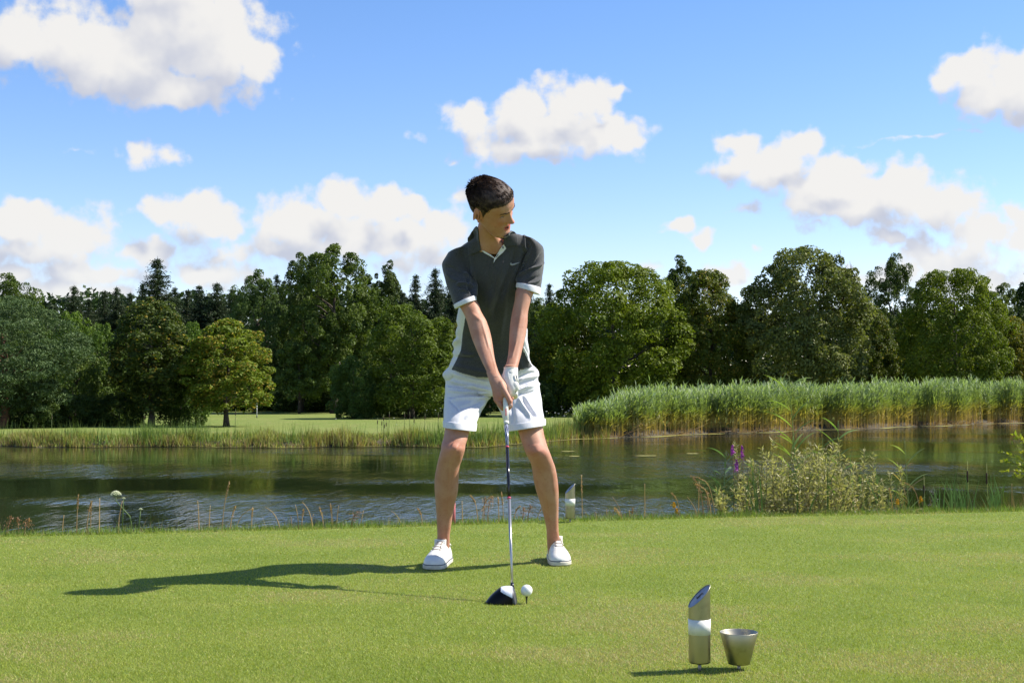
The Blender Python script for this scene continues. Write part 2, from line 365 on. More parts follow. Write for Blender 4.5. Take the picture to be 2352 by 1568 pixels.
def crown_pts(seed, kind, H, base, Rx, nc, nl, rc, gap=.0, rough=.18, flat=.75, inner=.25):
    r = np.random.default_rng(seed); t = r.uniform(0.02, 1, nc * 4); a = r.uniform(0, 6.283, nc * 4)
    keep = r.uniform(0, 1, nc * 4) < (profile(kind, t) * .9 + .15); t, a = t[keep][:nc], a[keep][:nc]; nc = len(t)
    lob = np.array([mnoise.noise((math.cos(q) * 1.4 + seed, math.sin(q) * 1.4, w * 3.0)) for q, w in zip(a, t)])
    rad = profile(kind, t) * Rx * (1 + rough * 2.2 * lob)
    f = np.where(r.uniform(0, 1, nc) < inner, r.uniform(.2, .7, nc), r.uniform(.78, 1.0, nc))
    C = np.stack([np.cos(a) * rad * f, np.sin(a) * rad * f, base + (H - base) * (t * (1 + rough * .35 * lob)) * .965], 1)
    if gap > 0:
        g = np.array([mnoise.noise((p[0] * 1.6 / Rx + seed, p[1] * 1.6 / Rx, p[2] * 2.0 / Rx)) for p in C]); C = C[g > -.5 + gap]; nc = len(C)
    rcl = rc * r.uniform(.6, 1.35, nc); k = r.integers(0, nc, nl); d = unit(r.normal(size=(nl, 3)) + [0, 0, .35])
    out = unit(C * [1, 1, 0] + [0, 0, .3 * Rx]); d = unit(d + out[k] * .35)
    u = r.uniform(0, 1, nl) ** .33; u = .45 + .6 * u
    P = C[k] + d * (rcl[k] * u)[:, None] * [1, 1, flat]; 
    N = unit(d * .6 + np.array([0, 0, .45]) + r.normal(size=(nl, 3)) * .55)
    return P, N, k, r, nc
def broadleaf(seed, kind, H, base, Rx, c1, c2, nc=190, nl=26000, rc=.85, leaf=.20, gap=0., rough=.18, trunk=.22, inner=.25, yellow=0., nlimb=14, aspect=.62):
    P, N, k, r, nc = crown_pts(seed, kind, H, base, Rx, nc, nl, rc, gap, rough, inner=inner)
    a = np.clip(r.uniform(0, 1, nc)[k] * .55 + r.uniform(0, 1, nl) * .45, 0, 1)[:, None]
    c = (np.array(c1) * (1 - a) + np.array(c2) * a) * r.uniform(.8, 1.2, (nl, 1))
    if yellow:
        y = r.uniform(0, 1, nl) < yellow * (.3 + 1.4 * (r.uniform(0, 1, nc)[k] > .5)); c[y] = np.array([.30, .22, .045]) * r.uniform(.6, 1.1, (y.sum(), 1))
    V, F = leaves(P, N, leaf * r.uniform(.7, 1.35, nl), leaf * aspect * r.uniform(.8, 1.2, nl))
    return mesh_np('crown', V, F, M_LEAF, np.repeat(c, 4, 0)), limbs(H, Rx, trunk, nlimb, seed, lo=max(.15, base / H)).mesh('trunk', M_BARK, True)
def spruce(seed, H, Rx, c1, c2, dense=1.0):
    r = np.random.default_rng(seed); B = []; T = []; Ls = []; Cc = []; mb = MB(); mb.add(*tube([[0, 0, 0], [0, 0, H * .5], [0, 0, H]], [.2, .12, .015], 8))
    nw = int(64 * dense); lean = r.normal(size=2) * .01
    for w in range(nw):
        t = (w / nw) ** .8; z = H * (.06 + .93 * t) + r.normal() * .10; L0 = Rx * (1 - t) ** .62 + .10
        for b in range(int(6 + 5 * (1 - t))):
            a = r.uniform(0, 6.283); ln = L0 * r.uniform(.6, 1.12); m = max(4, int(ln / .15)); s = np.linspace(.08, 1, m)
            drop = -.42 * ln * s + .30 * ln * s ** 2.2
            p = np.stack([np.cos(a) * ln * s, np.sin(a) * ln * s, z + drop], 1)
            if ln > 1.0: mb.add(*tube(p[::max(1, m // 4)], .018, 3, False)) if len(p[::max(1, m // 4)]) > 1 else None
            for q in range(6):
                off = r.normal(size=(m, 3)) * [.12, .12, .08]; B.append(p + off + [0, 0, -.06 * q * .5])
                sd = unit(np.stack([np.cos(a + r.normal(size=m) * .8), np.sin(a + r.normal(size=m) * .8), np.full(m, -.5)], 1)); T.append(sd); Ls.append(np.full(m, .38) * r.uniform(.6, 1.2, m) * (.55 + .45 * (1 - t)))
                Cc.append(r.uniform(0, 1, m))
    B = np.concatenate(B); T = np.concatenate(T); Ls = np.concatenate(Ls); a = np.concatenate(Cc)[:, None]; n = len(B)
    N = unit(r.normal(size=(n, 3)) + [0, 0, .4]); V, F = leaves(B, N, Ls, Ls * .34, T)
    return mesh_np('crown', V, F, M_NEEDLE, np.repeat(np.array(c1) * (1 - a) + np.array(c2) * a, 4, 0)), mb.mesh('trunk', M_BARK, True)
def pine(seed, H, Rx):
    P, N, k, r, nc = crown_pts(seed, 'dome', H, .6, Rx, 210, 46000, .75, .12, .25, flat=.5)
    d = unit(P - 0); c = np.array([.055, .085, .042]) + r.uniform(0, 1, (len(P), 1)) * np.array([.055, .060, .030])
    V, F = leaves(P, unit(r.normal(size=(len(P), 3))), .24, .05, unit(r.normal(size=(len(P), 3)) + [0, 0, .8]))
    return mesh_np('crown', V, F, M_NEEDLE, np.repeat(c, 4, 0)), limbs(H, Rx, .24, 22, seed, lo=.1).mesh('trunk', M_PINEBARK, True)
dk1, dk2 = (.032, .054, .014), (.075, .100, .022)
PROTO = {
 'round': (broadleaf(1, 'dome', 8, .5, 3.1, (.050, .080, .010), (.105, .135, .018), 320, 36000, .50, .18, 0, .14), 8, 3.1),
 'dome': (broadleaf(2, 'dome', 11, .7, 5.0, (.055, .085, .010), (.125, .155, .018), 470, 60000, .70, .21, 0, .13, .26, .15), 11, 5.0),
 'linden': (broadleaf(3, 'dome', 11, .5, 4.8, (.062, .082, .024), (.165, .175, .055), 520, 62000, .64, .19, 0, .13, .26, .14, aspect=.8), 11, 4.8),
 'hornbeam': (broadleaf(4, 'oval', 10, .5, 3.2, (.045, .070, .010), (.115, .125, .018), 360, 42000, .58, .19, 0, .17, .2, .15, yellow=.06), 10, 3.2),
 'oak': (broadleaf(5, 'dome', 13, 2.0, 4.6, dk1, dk2, 430, 48000, .60, .22, .20, .30, .35, .35, nlimb=26), 13, 4.6),
 'oak_tall': (broadleaf(6, 'oval', 13, 2.5, 2.4, dk1, dk2, 220, 24000, .50, .21, .2, .35, .25, .3, nlimb=18), 13, 2.4),
 'maple': (broadleaf(8, 'oval', 7, .9, 2.5, (.075, .115, .014), (.140, .170, .020), 260, 24000, .42, .17, .16, .25, .14, .3, yellow=.16, nlimb=20), 7, 2.5),
 'maple_dark': (broadleaf(9, 'oval', 8, .8, 2.1, (.032, .055, .012), (.075, .095, .018), 260, 24000, .42, .17, .14, .25, .17, .3, yellow=.05), 8, 2.1),
 'young': (broadleaf(10, 'dome', 6, 1.1, 1.7, (.050, .080, .018), (.085, .120, .03), 110, 12000, .45, .17, .05, .2, .1), 6, 1.7),
 'bush': (broadleaf(11, 'round', 4, -.6, 2.4, (.040, .072, .014), (.075, .110, .022), 200, 20000, .40, .15, 0, .25, .08), 4, 2.4),
 'bush_wide': (broadleaf(12, 'dome', 4, -.3, 3.2, (.040, .070, .016), (.080, .110, .028), 230, 24000, .42, .16, 0, .28, .08), 4, 3.2),
 'spruce': (spruce(13, 14, 3.4, (.014, .028, .012), (.040, .058, .022)), 14, 2.3),
 'spruce_slim': (spruce(14, 14, 2.7, (.016, .030, .014), (.045, .062, .026)), 14, 1.7),
 'pine': (pine(15, 8, 3.4), 8, 3.4)}
_used = set()
SCV = {}
def tree(px, top, hw, Y, kind, label, cat='tree', group=None, tint=(1, 1, 1), name=None, gz=MEADOW_Z):
    (cm, tm), H0, R0 = PROTO[kind]; p = PD(px, top, Y); h = p[2] - gz; s = h / H0; w = hw * DY(Y) / R0
    nm = name or {'spruce': 'spruce_tree', 'spruce_slim': 'spruce_tree', 'pine': 'pine_tree', 'oak': 'oak_tree', 'oak_tall': 'oak_tree', 'linden': 'linden_tree', 'maple': 'maple_tree', 'maple_dark': 'maple_tree', 'bush': 'bush', 'bush_wide': 'bush'}.get(kind, 'broadleaf_tree')
    o = empty(nm, (p[0], Y, gz), label, cat, group)
    for n_, me in (('crown', cm), ('trunk', tm)):
        c = bpy.data.objects.new(n_, me); COL.objects.link(c); c.parent = o
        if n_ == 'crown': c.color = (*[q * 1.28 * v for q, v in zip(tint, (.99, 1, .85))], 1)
    s2_ = random.uniform(.85, 1.2) if kind.startswith('spruce') else 1; o.scale = (w * s2_, w * s2_, s); o.rotation_euler = (0, 0, random.uniform(0, 6.28)); return o
exec_trees = [
 # left group
 (15, 688, 145, 63, 'pine', 'blue-green pine at the left edge of the picture, in front of a tall oak', (.78, .88, .70)),
 (30, 633, 78, 98, 'oak', 'tall oak at the left edge rising behind the blue-green pine', (1.15, 1.2, 1)),
 (160, 722, 68, 88, 'bush', 'light green rounded tree between the pine and the narrow dark maple, below the small spruces', (1.35, 1.35, .9)),
 (238, 748, 58, 86, 'bush', 'smaller rounded green tree just left of the narrow dark maple', (1.2, 1.2, 1)),
 (175, 805, 100, 68, 'bush_wide', 'wide loose grey-green shrub right of the pine at the meadow edge', (1.25, 1.2, 1.1)),
 (262, 812, 70, 70, 'bush_wide', 'tall loose shrub directly left of the dark maple trunk', (1.15, 1.15, 1)),
 (80, 860, 90, 64, 'bush_wide', 'low dark shrub under the blue-green pine', (.8, .8, .8)),
 (350, 672, 92, 66, 'maple_dark', 'narrow dark maple with olive seed clusters left of the yellowish maple', (1, 1, 1)),
 (415, 850, 60, 68, 'bush', 'low dark bush between the two maples on the left', (.9, .95, .9)),
 (440, 745, 52, 92, 'bush', 'mid green tree showing between the dark maple and the yellowish maple', (1.2, 1.25, .9)),
 (522, 733, 112, 66, 'maple', 'yellowish green maple with pale seed clusters standing on the fairway', (1, 1, 1)),
 (688, 785, 50, 104, 'young', 'small slender tree on the fairway with a bare trunk', (1, 1, 1)),
 (745, 820, 62, 116, 'bush', 'green tree behind and right of the small slender fairway tree', (1.15, 1.2, 1)),
 (585, 835, 60, 118, 'bush', 'dark shrub behind the yellowish maple', (.8, .85, .8)),
 (640, 850, 60, 120, 'bush', 'dark shrub behind the small slender fairway tree', (.75, .8, .8)),
 (812, 820, 55, 85, 'bush', 'greyish round bush touching the left side of the dense round tree', (.95, 1, 1.1)),
 (945, 700, 107, 86, 'round', 'dense round dark green tree left of the golfer', (1, 1, 1)),
 (1065, 740, 70, 95, 'hornbeam', 'leafy tree directly behind the golfer\'s right sleeve', (1, 1, 1)),
 (585, 626, 66, 108, 'oak', 'grey-green deciduous tree behind the gap right of the spruces', (1.1, 1.2, 1.5)),
 (695, 588, 62, 112, 'oak', 'tall oak forming the left shoulder of the great oak', (1, 1, 1)),
 (770, 566, 112, 106, 'oak', 'great oak, tallest of the trees left of the golfer', (1.2, 1.2, .95)),
 (848, 640, 60, 112, 'oak', 'oak forming the right shoulder of the great oak', (1, 1.05, .9)),
 (895, 604, 38, 112, 'oak_tall', 'slender oak with a notched top left of the two pointed spruces', (1, 1, 1)),
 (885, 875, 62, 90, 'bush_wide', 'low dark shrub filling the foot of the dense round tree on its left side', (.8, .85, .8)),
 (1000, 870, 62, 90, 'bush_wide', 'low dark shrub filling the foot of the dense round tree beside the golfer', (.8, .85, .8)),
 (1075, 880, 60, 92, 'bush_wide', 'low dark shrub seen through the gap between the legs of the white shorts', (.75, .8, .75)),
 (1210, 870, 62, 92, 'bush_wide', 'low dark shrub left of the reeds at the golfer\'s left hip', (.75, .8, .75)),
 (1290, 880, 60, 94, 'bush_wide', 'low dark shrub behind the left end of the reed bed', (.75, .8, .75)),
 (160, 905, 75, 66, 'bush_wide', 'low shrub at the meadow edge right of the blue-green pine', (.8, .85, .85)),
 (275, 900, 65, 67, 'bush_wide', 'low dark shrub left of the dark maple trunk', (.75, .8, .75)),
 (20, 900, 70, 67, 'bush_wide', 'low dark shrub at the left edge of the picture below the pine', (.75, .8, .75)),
 # behind the golfer, right group
 (1120, 720, 80, 112, 'oak', 'oak mostly hidden behind the golfer\'s chest', (1, 1, 1)),
 (1230, 690, 62, 108, 'oak', 'dark tree right of the golfer\'s left sleeve below a spruce tip', (1.1, 1.1, 1)),
 (1290, 725, 70, 98, 'hornbeam', 'yellow-green tree filling the gap between the golfer and the wide bright tree', (1.1, 1.1, .9)),
 (1405, 600, 158, 95, 'dome', 'wide bright green tree right of the golfer behind the reeds', (1.15, 1.12, .9)),
 (1560, 592, 50, 120, 'oak_tall', 'airy oak top showing behind the wide bright tree', (1.1, 1.1, 1)),
 (1630, 617, 92, 97, 'hornbeam', 'oval tree with rusty top between the wide bright tree and the linden', (1, 1, 1)),
 (1850, 567, 150, 96, 'linden', 'great pale-flecked linden with a broad domed crown', (1, 1, 1)),
 (1990, 700, 68, 106, 'hornbeam', 'dark tree against the right side of the linden', (.8, .85, .8)),
 (2045, 590, 66, 114, 'oak', 'dark oak rising between the linden and the tree with upright shoots', (1, 1, 1)),
 (2100, 720, 62, 108, 'hornbeam', 'tree below the dark oak on the right', (.9, .95, .9)),
 (2192, 616, 118, 94, 'dome', 'broad tree with upright sunlit shoots near the right edge', (1.12, 1.08, .8)),
 (2300, 655, 66, 112, 'oak', 'airy tree behind the right shoulder of the broad tree near the right edge', (1.3, 1.2, 1)),
 (2325, 725, 60, 98, 'hornbeam', 'yellowish tree in front of the airy tree at the right edge', (1.4, 1.2, .9)),
 (2362, 625, 44, 100, 'oak_tall', 'dark tree cut by the right edge of the picture', (.9, .9, .9))]
for px, top, hw, Y, kd, lb, tn in exec_trees: tree(px, top, hw, Y, kd, lb, 'bush' if kd.startswith('bush') and 'tree' not in lb else 'tree', tint=tn)
SPR = [(170, 652, 42, 122, 'spruce', 'leftmost of the pointed spruces, standing apart against the sky'), (128, 700, 18, 140, 'spruce_slim', 'tiny far spruce tip just left of the leftmost pointed spruce'),
 (205, 682, 40, 128, 'spruce', 'dark spruce right beside the leftmost pointed spruce'), (240, 664, 34, 130, 'spruce_slim', 'spruce in the row midway between the leftmost and the tallest spruce'), (268, 655, 36, 126, 'spruce', 'dark spruce with a pointed tip above the small rounded green tree'),
 (300, 668, 36, 130, 'spruce', 'spruce just left of the pair at the tallest spruce'), (328, 645, 30, 124, 'spruce', 'shorter spruce leaning against the left side of the tallest spruce'), (362, 588, 60, 118, 'spruce', 'tallest spruce with wide spreading branches on the left'),
 (402, 655, 40, 124, 'spruce', 'spruce against the right side of the tallest spruce'), (432, 662, 34, 128, 'spruce_slim', 'slim spruce above the gap between the two maples'), (458, 652, 34, 126, 'spruce_slim', 'slim spruce left of the pale-topped spruce'),
 (498, 645, 44, 126, 'spruce', 'pale-topped bushy spruce above the yellowish maple'), (535, 660, 36, 130, 'spruce_slim', 'spruce touching the left side of the grey-green deciduous tree'), (636, 625, 34, 128, 'spruce', 'spruce between the grey-green deciduous tree and the great oak'),
 (925, 668, 30, 122, 'spruce_slim', 'low spruce just right of the slender oak'), (955, 627, 32, 120, 'spruce_slim', 'left of the two pointed spruces beside the golfer\'s right shoulder'), (1000, 611, 42, 118, 'spruce', 'right and taller of the two pointed spruces beside the golfer\'s right shoulder'),
 (1035, 640, 40, 124, 'spruce', 'dark spruce touching the golfer\'s right sleeve'), (1262, 648, 30, 124, 'spruce_slim', 'spruce tip right of the golfer\'s left sleeve'), (1215, 660, 40, 126, 'spruce', 'spruce mostly hidden by the golfer\'s left sleeve'), (1960, 660, 22, 122, 'spruce_slim', 'thin spruce tip in the gap right of the linden')]
for px, top, hw, Y, kd, lb in SPR: tree(px, top, hw, Y, kd, lb, 'spruce', 'spruces in the row behind the left meadow' if px < 700 else None)
# dark undergrowth closing the gaps at the foot of the wood
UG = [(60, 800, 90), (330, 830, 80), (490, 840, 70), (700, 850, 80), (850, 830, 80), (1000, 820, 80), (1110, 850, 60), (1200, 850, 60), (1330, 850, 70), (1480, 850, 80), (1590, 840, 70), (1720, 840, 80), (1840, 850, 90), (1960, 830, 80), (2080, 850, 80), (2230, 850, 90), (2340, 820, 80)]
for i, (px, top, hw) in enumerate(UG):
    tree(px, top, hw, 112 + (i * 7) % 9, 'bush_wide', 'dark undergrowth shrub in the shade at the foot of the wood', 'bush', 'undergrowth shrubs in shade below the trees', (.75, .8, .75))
def wood():
    n = 70000; X = rng.uniform(-75, 75, n); Y = rng.uniform(142, 158, n); hm = np.interp(X, [-75, -45, -20, -5, 0, 15, 40, 75], [11.4, 11.8, 12.2, 11.8, 11, 10, 10.2, 11])
    top = hm + 1.8 * np.array([mnoise.noise((x * .35, 1, 2)) - .5 * abs(mnoise.noise((x * 1.4, 5, 2))) for x in X]); Z = MEADOW_Z + top * rng.uniform(0, 1, n) ** .8
    V, F = leaves(np.stack([X, Y, Z], 1), unit(rng.normal(size=(n, 3)) + [0, -.3, .6]), rng.uniform(.5, .9, n), .45)
    c = np.array([.028, .05, .015]) * rng.uniform(.6, 1.5, (n, 1)); tag(link('far_woodland', mesh_np('far_woodland', V, F, M_LEAF, np.repeat(c, 4, 0))), 'dark woodland closing the view behind all the trees', 'woodland', kind='stuff')
wood()
# bare twigs on the right side of the linden
mb = MB(); p0 = PD(1935, 690, 97)
for i in range(9):
    a = PD(1900 + i * 9, 572 + abs(i - 2) * 9 + (i % 3) * 8, 97); q = [p0 + (a - p0) * s + np.array([0, 0, .25 * math.sin(s * 3)]) + rng.normal(size=3) * .06 for s in np.linspace(0, 1, 7)]
    mb.add(*tube(q, np.linspace(.05, .012, 7), 5))
    for k_ in (3, 4, 5): mb.add(*tube([q[k_], q[k_] + np.array([rng.normal() * .25, 0, .5])], [.018, .008], 4))
lt = [o for o in COL.objects if o.name == 'linden_tree'][0]
tw = mb.build('dead_branches', M_BARK); tw.parent = lt; tw.matrix_parent_inverse = (Matrix.LocRotScale(lt.location, lt.rotation_euler, lt.scale)).inverted(); tw['label'] = 'bare dead twigs above the crown'

# ================================================================== reeds, bank plants, far side
def reedbed():
    n = 7500; X = rng.uniform(2.9, 46, n); d = rng.uniform(0, 1, n) ** 1.6 * 6.5 + .1; Y = Ys(X) + d - .2
    hN = np.array([mnoise.fractal((x * .55, y * .5, 4), 1, 2, 3) for x, y in zip(X, Y)]); H = (1.74 + np.clip((X - 4) * .022, 0, .9) + .42 * hN + rng.normal(size=n) * .2) * np.clip(.50 + (X - 2.8) * .18, .50, 1)
    thin = np.array([mnoise.noise((x * .8, 2, 9)) for x in X]) > -.42; X, Y, H = X[thin], Y[thin], H[thin]; n = len(X)
    zb = np.full(n, -1.15); mb = MB(); ln = rng.normal(size=(n, 2)) * .10
    def at(t): return np.stack([X + ln[:, 0] * t * t, Y + ln[:, 1] * t * t, zb + H * t], 1)
    brown, gold, grn, top = np.array([.40, .25, .11]), np.array([.36, .29, .08]), np.array([.22, .28, .075]), np.array([.24, .32, .16])
    def colr(t):
        t = np.asarray(t)[:, None]; return np.where(t < .33, brown + (gold - brown) * (t / .33), np.where(t < .55, gold + (grn - gold) * ((t - .33) / .22), grn + (top - grn) * ((t - .55) / .45)))
    a = rng.uniform(0, 3.14, n); s = np.stack([np.cos(a), np.sin(a), np.zeros(n)], 1) * .011
    for t0, t1 in ((0, .3), (.3, .6), (.6, .97)):
        p, q = at(t0), at(t1); V = np.stack([p - s, p + s, q + s * .7, q - s * .7], 1).reshape(-1, 3)
        c0 = colr(np.full(n, t0)); c1 = colr(np.full(n, t1)); mb.add(V, np.arange(n * 4).reshape(n, 4), np.stack([c0, c0, c1, c1], 1).reshape(-1, 3))
    for j in range(15):
        t = np.clip(rng.uniform(.16 if j < 2 else .38, .98, n), 0, 1); p = at(t); az = rng.uniform(0, 6.28, n); L = rng.uniform(.28, .55, n)
        dr = unit(np.stack([np.cos(az) + .35, np.sin(az), rng.uniform(.5, 1.7, n) * (.55 + t)], 1)); nn = unit(np.cross(dr, np.stack([-np.sin(az), np.cos(az), np.zeros(n)], 1)))
        sw = np.cross(dr, nn) * .022; mid = p + dr * (L * .5)[:, None]; tip = p + dr * (L)[:, None] * [1, 1, .8] 
        V = np.stack([p, mid - sw, tip, mid + sw], 1).reshape(-1, 3); c = colr(t) * rng.uniform(.7, 1.35, (n, 1)); mb.add(V, np.arange(n * 4).reshape(n, 4), np.repeat(c, 4, 0))
    tag(mb.build('reed_bed', M_GRASS), 'long bed of tall green reeds with straw-brown bases on the far shore', 'reeds', kind='stuff')
    # fallen straw-coloured stalks leaning at the water line
    mb = MB()
    for i in range(150):
        x = rng.choice([rng.uniform(4, 44), rng.normal() * 2 + 6.5, rng.normal() * 1.5 + 13, rng.normal() * 2 + 27]); y = float(Ys(x)) + rng.uniform(-.5, .4); an = rng.normal() * .9; L = rng.uniform(.6, 1.5)
        mb.add(*tube([[x, y, -1.18], [x + math.sin(an) * L, y - .2, -1.18 + abs(math.cos(an)) * L * .5]], [.014, .008], 3), (.32, .21, .10))
    tag(mb.build('fallen_reeds', M_GRASS), 'broken straw-brown reed stalks leaning over the water line', 'reeds', kind='stuff')
reedbed()
def bankgrass():
    mb = MB(); n = 40000; X = np.where(rng.uniform(0, 1, n) < .88, rng.uniform(-26, 4.2, n), rng.uniform(-50, -26, n)); d = rng.uniform(-.1, 1, n) ** 1 * 3.2; d = np.where(rng.uniform(0, 1, n) < .5, d * .35, d); Y = Ys(X) + d
    Z = np.interp(d, [0, .35, .9, 3], [-1.18, -1.02, -.93, -.88]); tf = np.array([mnoise.fractal((x * .7, y * .8, 5), 1, 2, 3) for x, y in zip(X, Y)])
    H = np.clip(.19 + .38 * tf, .06, .75) * rng.uniform(.5, 1.3, n) * np.interp(d, [0, 1, 3.2], [1.25, 1.0, .5])
    V, F = blades(np.stack([X, Y, Z], 1), H, rng.uniform(.02, .042, n), H * rng.uniform(.1, .55, n))
    a = np.clip(rng.uniform(0, 1, n) * .6 + .4 * (tf + .5), 0, 1)[:, None]; c = np.array([.16, .22, .035]) * (1 - a) + np.array([.33, .32, .10]) * a
    br = rng.uniform(0, 1, n) < np.interp(d, [0, .5, 3], [.45, .2, .15]); c[br] = np.array([.32, .23, .10]) * rng.uniform(.4, 1.1, (br.sum(), 1)); c = c * rng.uniform(.75, 1.4, (n, 1))
    mb.add(V, F, np.repeat(c, 3, 0))
    # upright sedge clumps
    for cx in list(rng.uniform(-24, 4, 60)) + list(rng.normal(size=14) * 1.0 - 13.2) + list(rng.normal(size=14) * 1.6 - 1.5) + list(rng.normal(size=10) + 2.3):
        m = 34; dd = rng.uniform(0, 1.2); X = cx + rng.normal(size=m) * .28; Y = Ys(X) + dd + rng.normal(size=m) * .2; H = rng.uniform(.45, 1.0, m) * rng.uniform(.7, 1.05)
        V, F = blades(np.stack([X, Y, np.full(m, -1.12 + .1 * dd)], 1), H, rng.uniform(.018, .032, m), H * rng.uniform(.05, .35, m)); mb.add(V, F, np.repeat(np.array([.13, .19, .045]) * rng.uniform(.7, 1.5, (m, 1)), 3, 0))
    tag(mb.build('bank_grass', M_GRASS), 'tall wild grass and sedge along the far bank of the pond', 'grass', kind='stuff')
bankgrass()
M_DUCK = varied('duckweed', (.30, .27, .06), (.20, .20, .045), 6, .8)
def duck():
    V = []; F = []
    xx = np.linspace(-16, 46, 400)
    w = np.clip(.5 + 1.3 * np.array([mnoise.fractal((x * .5, 1, 1), 1, 2, 3) for x in xx]), .0, 2.2) * np.interp(xx, [-16, 0, 3, 12, 46], [.25, .5, .9, 1, 1.1]) + .05
    a = np.stack([xx, Ys(xx) - w, np.full(400, WATER_Z + .008)], 1); b = np.stack([xx, Ys(xx) + .1, np.full(400, WATER_Z + .008)], 1)
    V = np.concatenate([a, b]); F = np.array([[i, i + 1, i + 401, i + 400] for i in range(399)])
    tag(link('duckweed', mesh_np('duckweed', V, F, M_DUCK)), 'yellow-green duckweed floating in a thin band along the far shore', 'duckweed', kind='stuff')
    mb = MB()   # loose rafts of weed
    for (px, py, hw) in ((1305, 1036, 16), (1485, 1046, 24), (1320, 1047, 12), (1590, 1041, 14)):
        r = ray(px, py); Y = (WATER_Z + .008 - CAM_H) / r[2] * r[1]; c = PD(px, py, Y); th = np.linspace(0, 6.283, 40, endpoint=False)
        rr = 1 + .35 * np.array([mnoise.noise((math.cos(t) * 2 + px, math.sin(t) * 2, 0)) for t in th]); P = np.stack([c[0] + np.cos(th) * hw * DY(Y) * rr, Y + np.sin(th) * .22 * rr, np.full(40, WATER_Z + .008)], 1)
        mb.add(np.vstack([P, c[None]]), np.array([[i, (i + 1) % 40, 40] for i in range(40)]))
    tag(mb.build('floating_weed', M_DUCK), 'small pale rafts of floating weed on the open water', 'duckweed', kind='stuff')
duck()
# cattails and white flowers on the far bank
M_CAT = varied('cattail_head', (.055, .030, .015), (.035, .02, .01), 60, .95)
M_FLW = mat('white_petals', (.75, .75, .66), .8)[0]; M_PINK = mat('pink_petals', (.55, .16, .42), .7)[0]; M_PURP = mat('purple_petals', (.42, .06, .40), .7)[0]; M_YEL = mat('yellow_petals', (.75, .42, .02), .7)[0]
def flat_copy(o, loc, sc=1, rz=0):
    c = o.copy(); COL.objects.link(c); c.location = [float(q) for q in loc]; c.scale = (sc,) * 3; c.rotation_euler = (0, 0, rz)
    for ch in list(o.children):
        d = ch.copy(); COL.objects.link(d); d.parent = c
    return c
def far_cat():
    o = empty('cattail', (0, 0, 0), 'small far cattail with a dark brown head on the opposite bank', 'cattail', 'cattails on the far bank')
    mb = MB(); mb.add(*tube([[0, 0, 0], [.02, 0, 1.3]], [.012, .008], 5), (.13, .17, .05)); mb.build('stem', M_GRASS, o)
    mb = MB(); mb.add(*tube([[.015, 0, 1.06], [.015, 0, 1.07], [.02, 0, 1.19], [.02, 0, 1.20]], [.008, .017, .017, .008], 8)); mb.build('seed_head', M_CAT, o, True); return o
fc = far_cat(); spots = [(880, 957), (893, 951), (866, 965), (876, 968), (882, 974), (886, 970), (928, 951), (940, 951), (950, 963), (975, 955), (1006, 952), (1018, 947), (1030, 1000), (540, 945), (330, 955), (118, 955)]
for i, (px, py) in enumerate(spots):
    Y = 51.5 + (i % 4) * .4; p = PD(px, py, Y); o = fc if i == 0 else flat_copy(fc, (0, 0, 0)); o.location = (p[0], Y, p[2] - 1.2)
def umbel(o, x, y, z0, h, r, mflow, n=16, bend=0.0):
    mb = MB(); q = [np.array([x + bend * s * s, y, z0 + h * s]) for s in np.linspace(0, 1, 6)]; mb.add(*tube(q, np.linspace(r * .13, r * .07, 6), 5), (.12, .17, .05)); mb2 = MB(); top = q[-1]
    for i in range(n):
        a = i * 2.4; rr = r * math.sqrt((i + .5) / n); e = top + np.array([math.cos(a) * rr, math.sin(a) * rr, r * .45 - .25 * rr]); mb.add(*tube([top, e], r * .03, 3), (.12, .17, .05))
        V, F = sphere(r * .24, 6, 4); mb2.add(V * [1, 1, .55] + e, F)
    mb.build('stem', M_GRASS, o); mb2.build('flower_head', mflow, o, True)
def sphere(r, n=12, m=8):
    ph = np.linspace(0, math.pi, m + 1)[1:-1]; th = np.linspace(0, 6.283185, n, endpoint=False)
    V = np.array([[r * math.sin(p) * math.cos(t), r * math.sin(p) * math.sin(t), r * math.cos(p)] for p in ph for t in th] + [[0, 0, r], [0, 0, -r]]); k = len(ph) * n
    return V, [grid_faces(len(ph), n)[:, ::-1], np.array([[k, i, (i + 1) % n] for i in range(n)] + [[k + 1, k - n + (i + 1) % n, k - n + i] for i in range(n)])]
fw = empty('wild_flower', (0, 0, 0), 'small white umbel flower growing on the far bank', 'flower', 'white umbels on the far bank'); umbel(fw, 0, 0, 0, .9, .042, M_FLW)
k_ = 0
for (px, py) in [(1255, 945), (1268, 958), (1290, 934), (1292, 940), (1300, 947), (1306, 943), (1283, 950), (1296, 955), (1318, 950), (1000, 942), (1012, 938), (1022, 946), (1045, 948), (1065, 950), (980, 942), (910, 975), (950, 972), (1075, 945), (905, 960), (772, 962), (1275, 948), (1310, 938)]:
    Y = (55 if px > 1200 else 53); p = PD(px, py, Y); o = fw if k_ == 0 else flat_copy(fw, (0, 0, 0), random.uniform(.55, .95), random.uniform(0, 6)); o.location = (p[0], Y, p[2] - .9 * o.scale[0]); k_ += 1
# flagstick on the far green
fl = empty('flagstick', PD(590, 962, 88), 'thin white golf flagstick on the far green beside the yellowish maple', 'flagstick'); b = fl.location
mb = MB(); mb.add(*tube([b, b + Vector((0, 0, 1.0))], .02, 6)); mb.build('pole', mat('flag_white', (.8, .8, .8), .5)[0], fl); mb = MB(); mb.add(*tube([b, b + Vector((0, 0, .25))], .035, 6)); mb.build('lower_band', mat('flag_dark', (.05, .05, .05), .5)[0], fl)
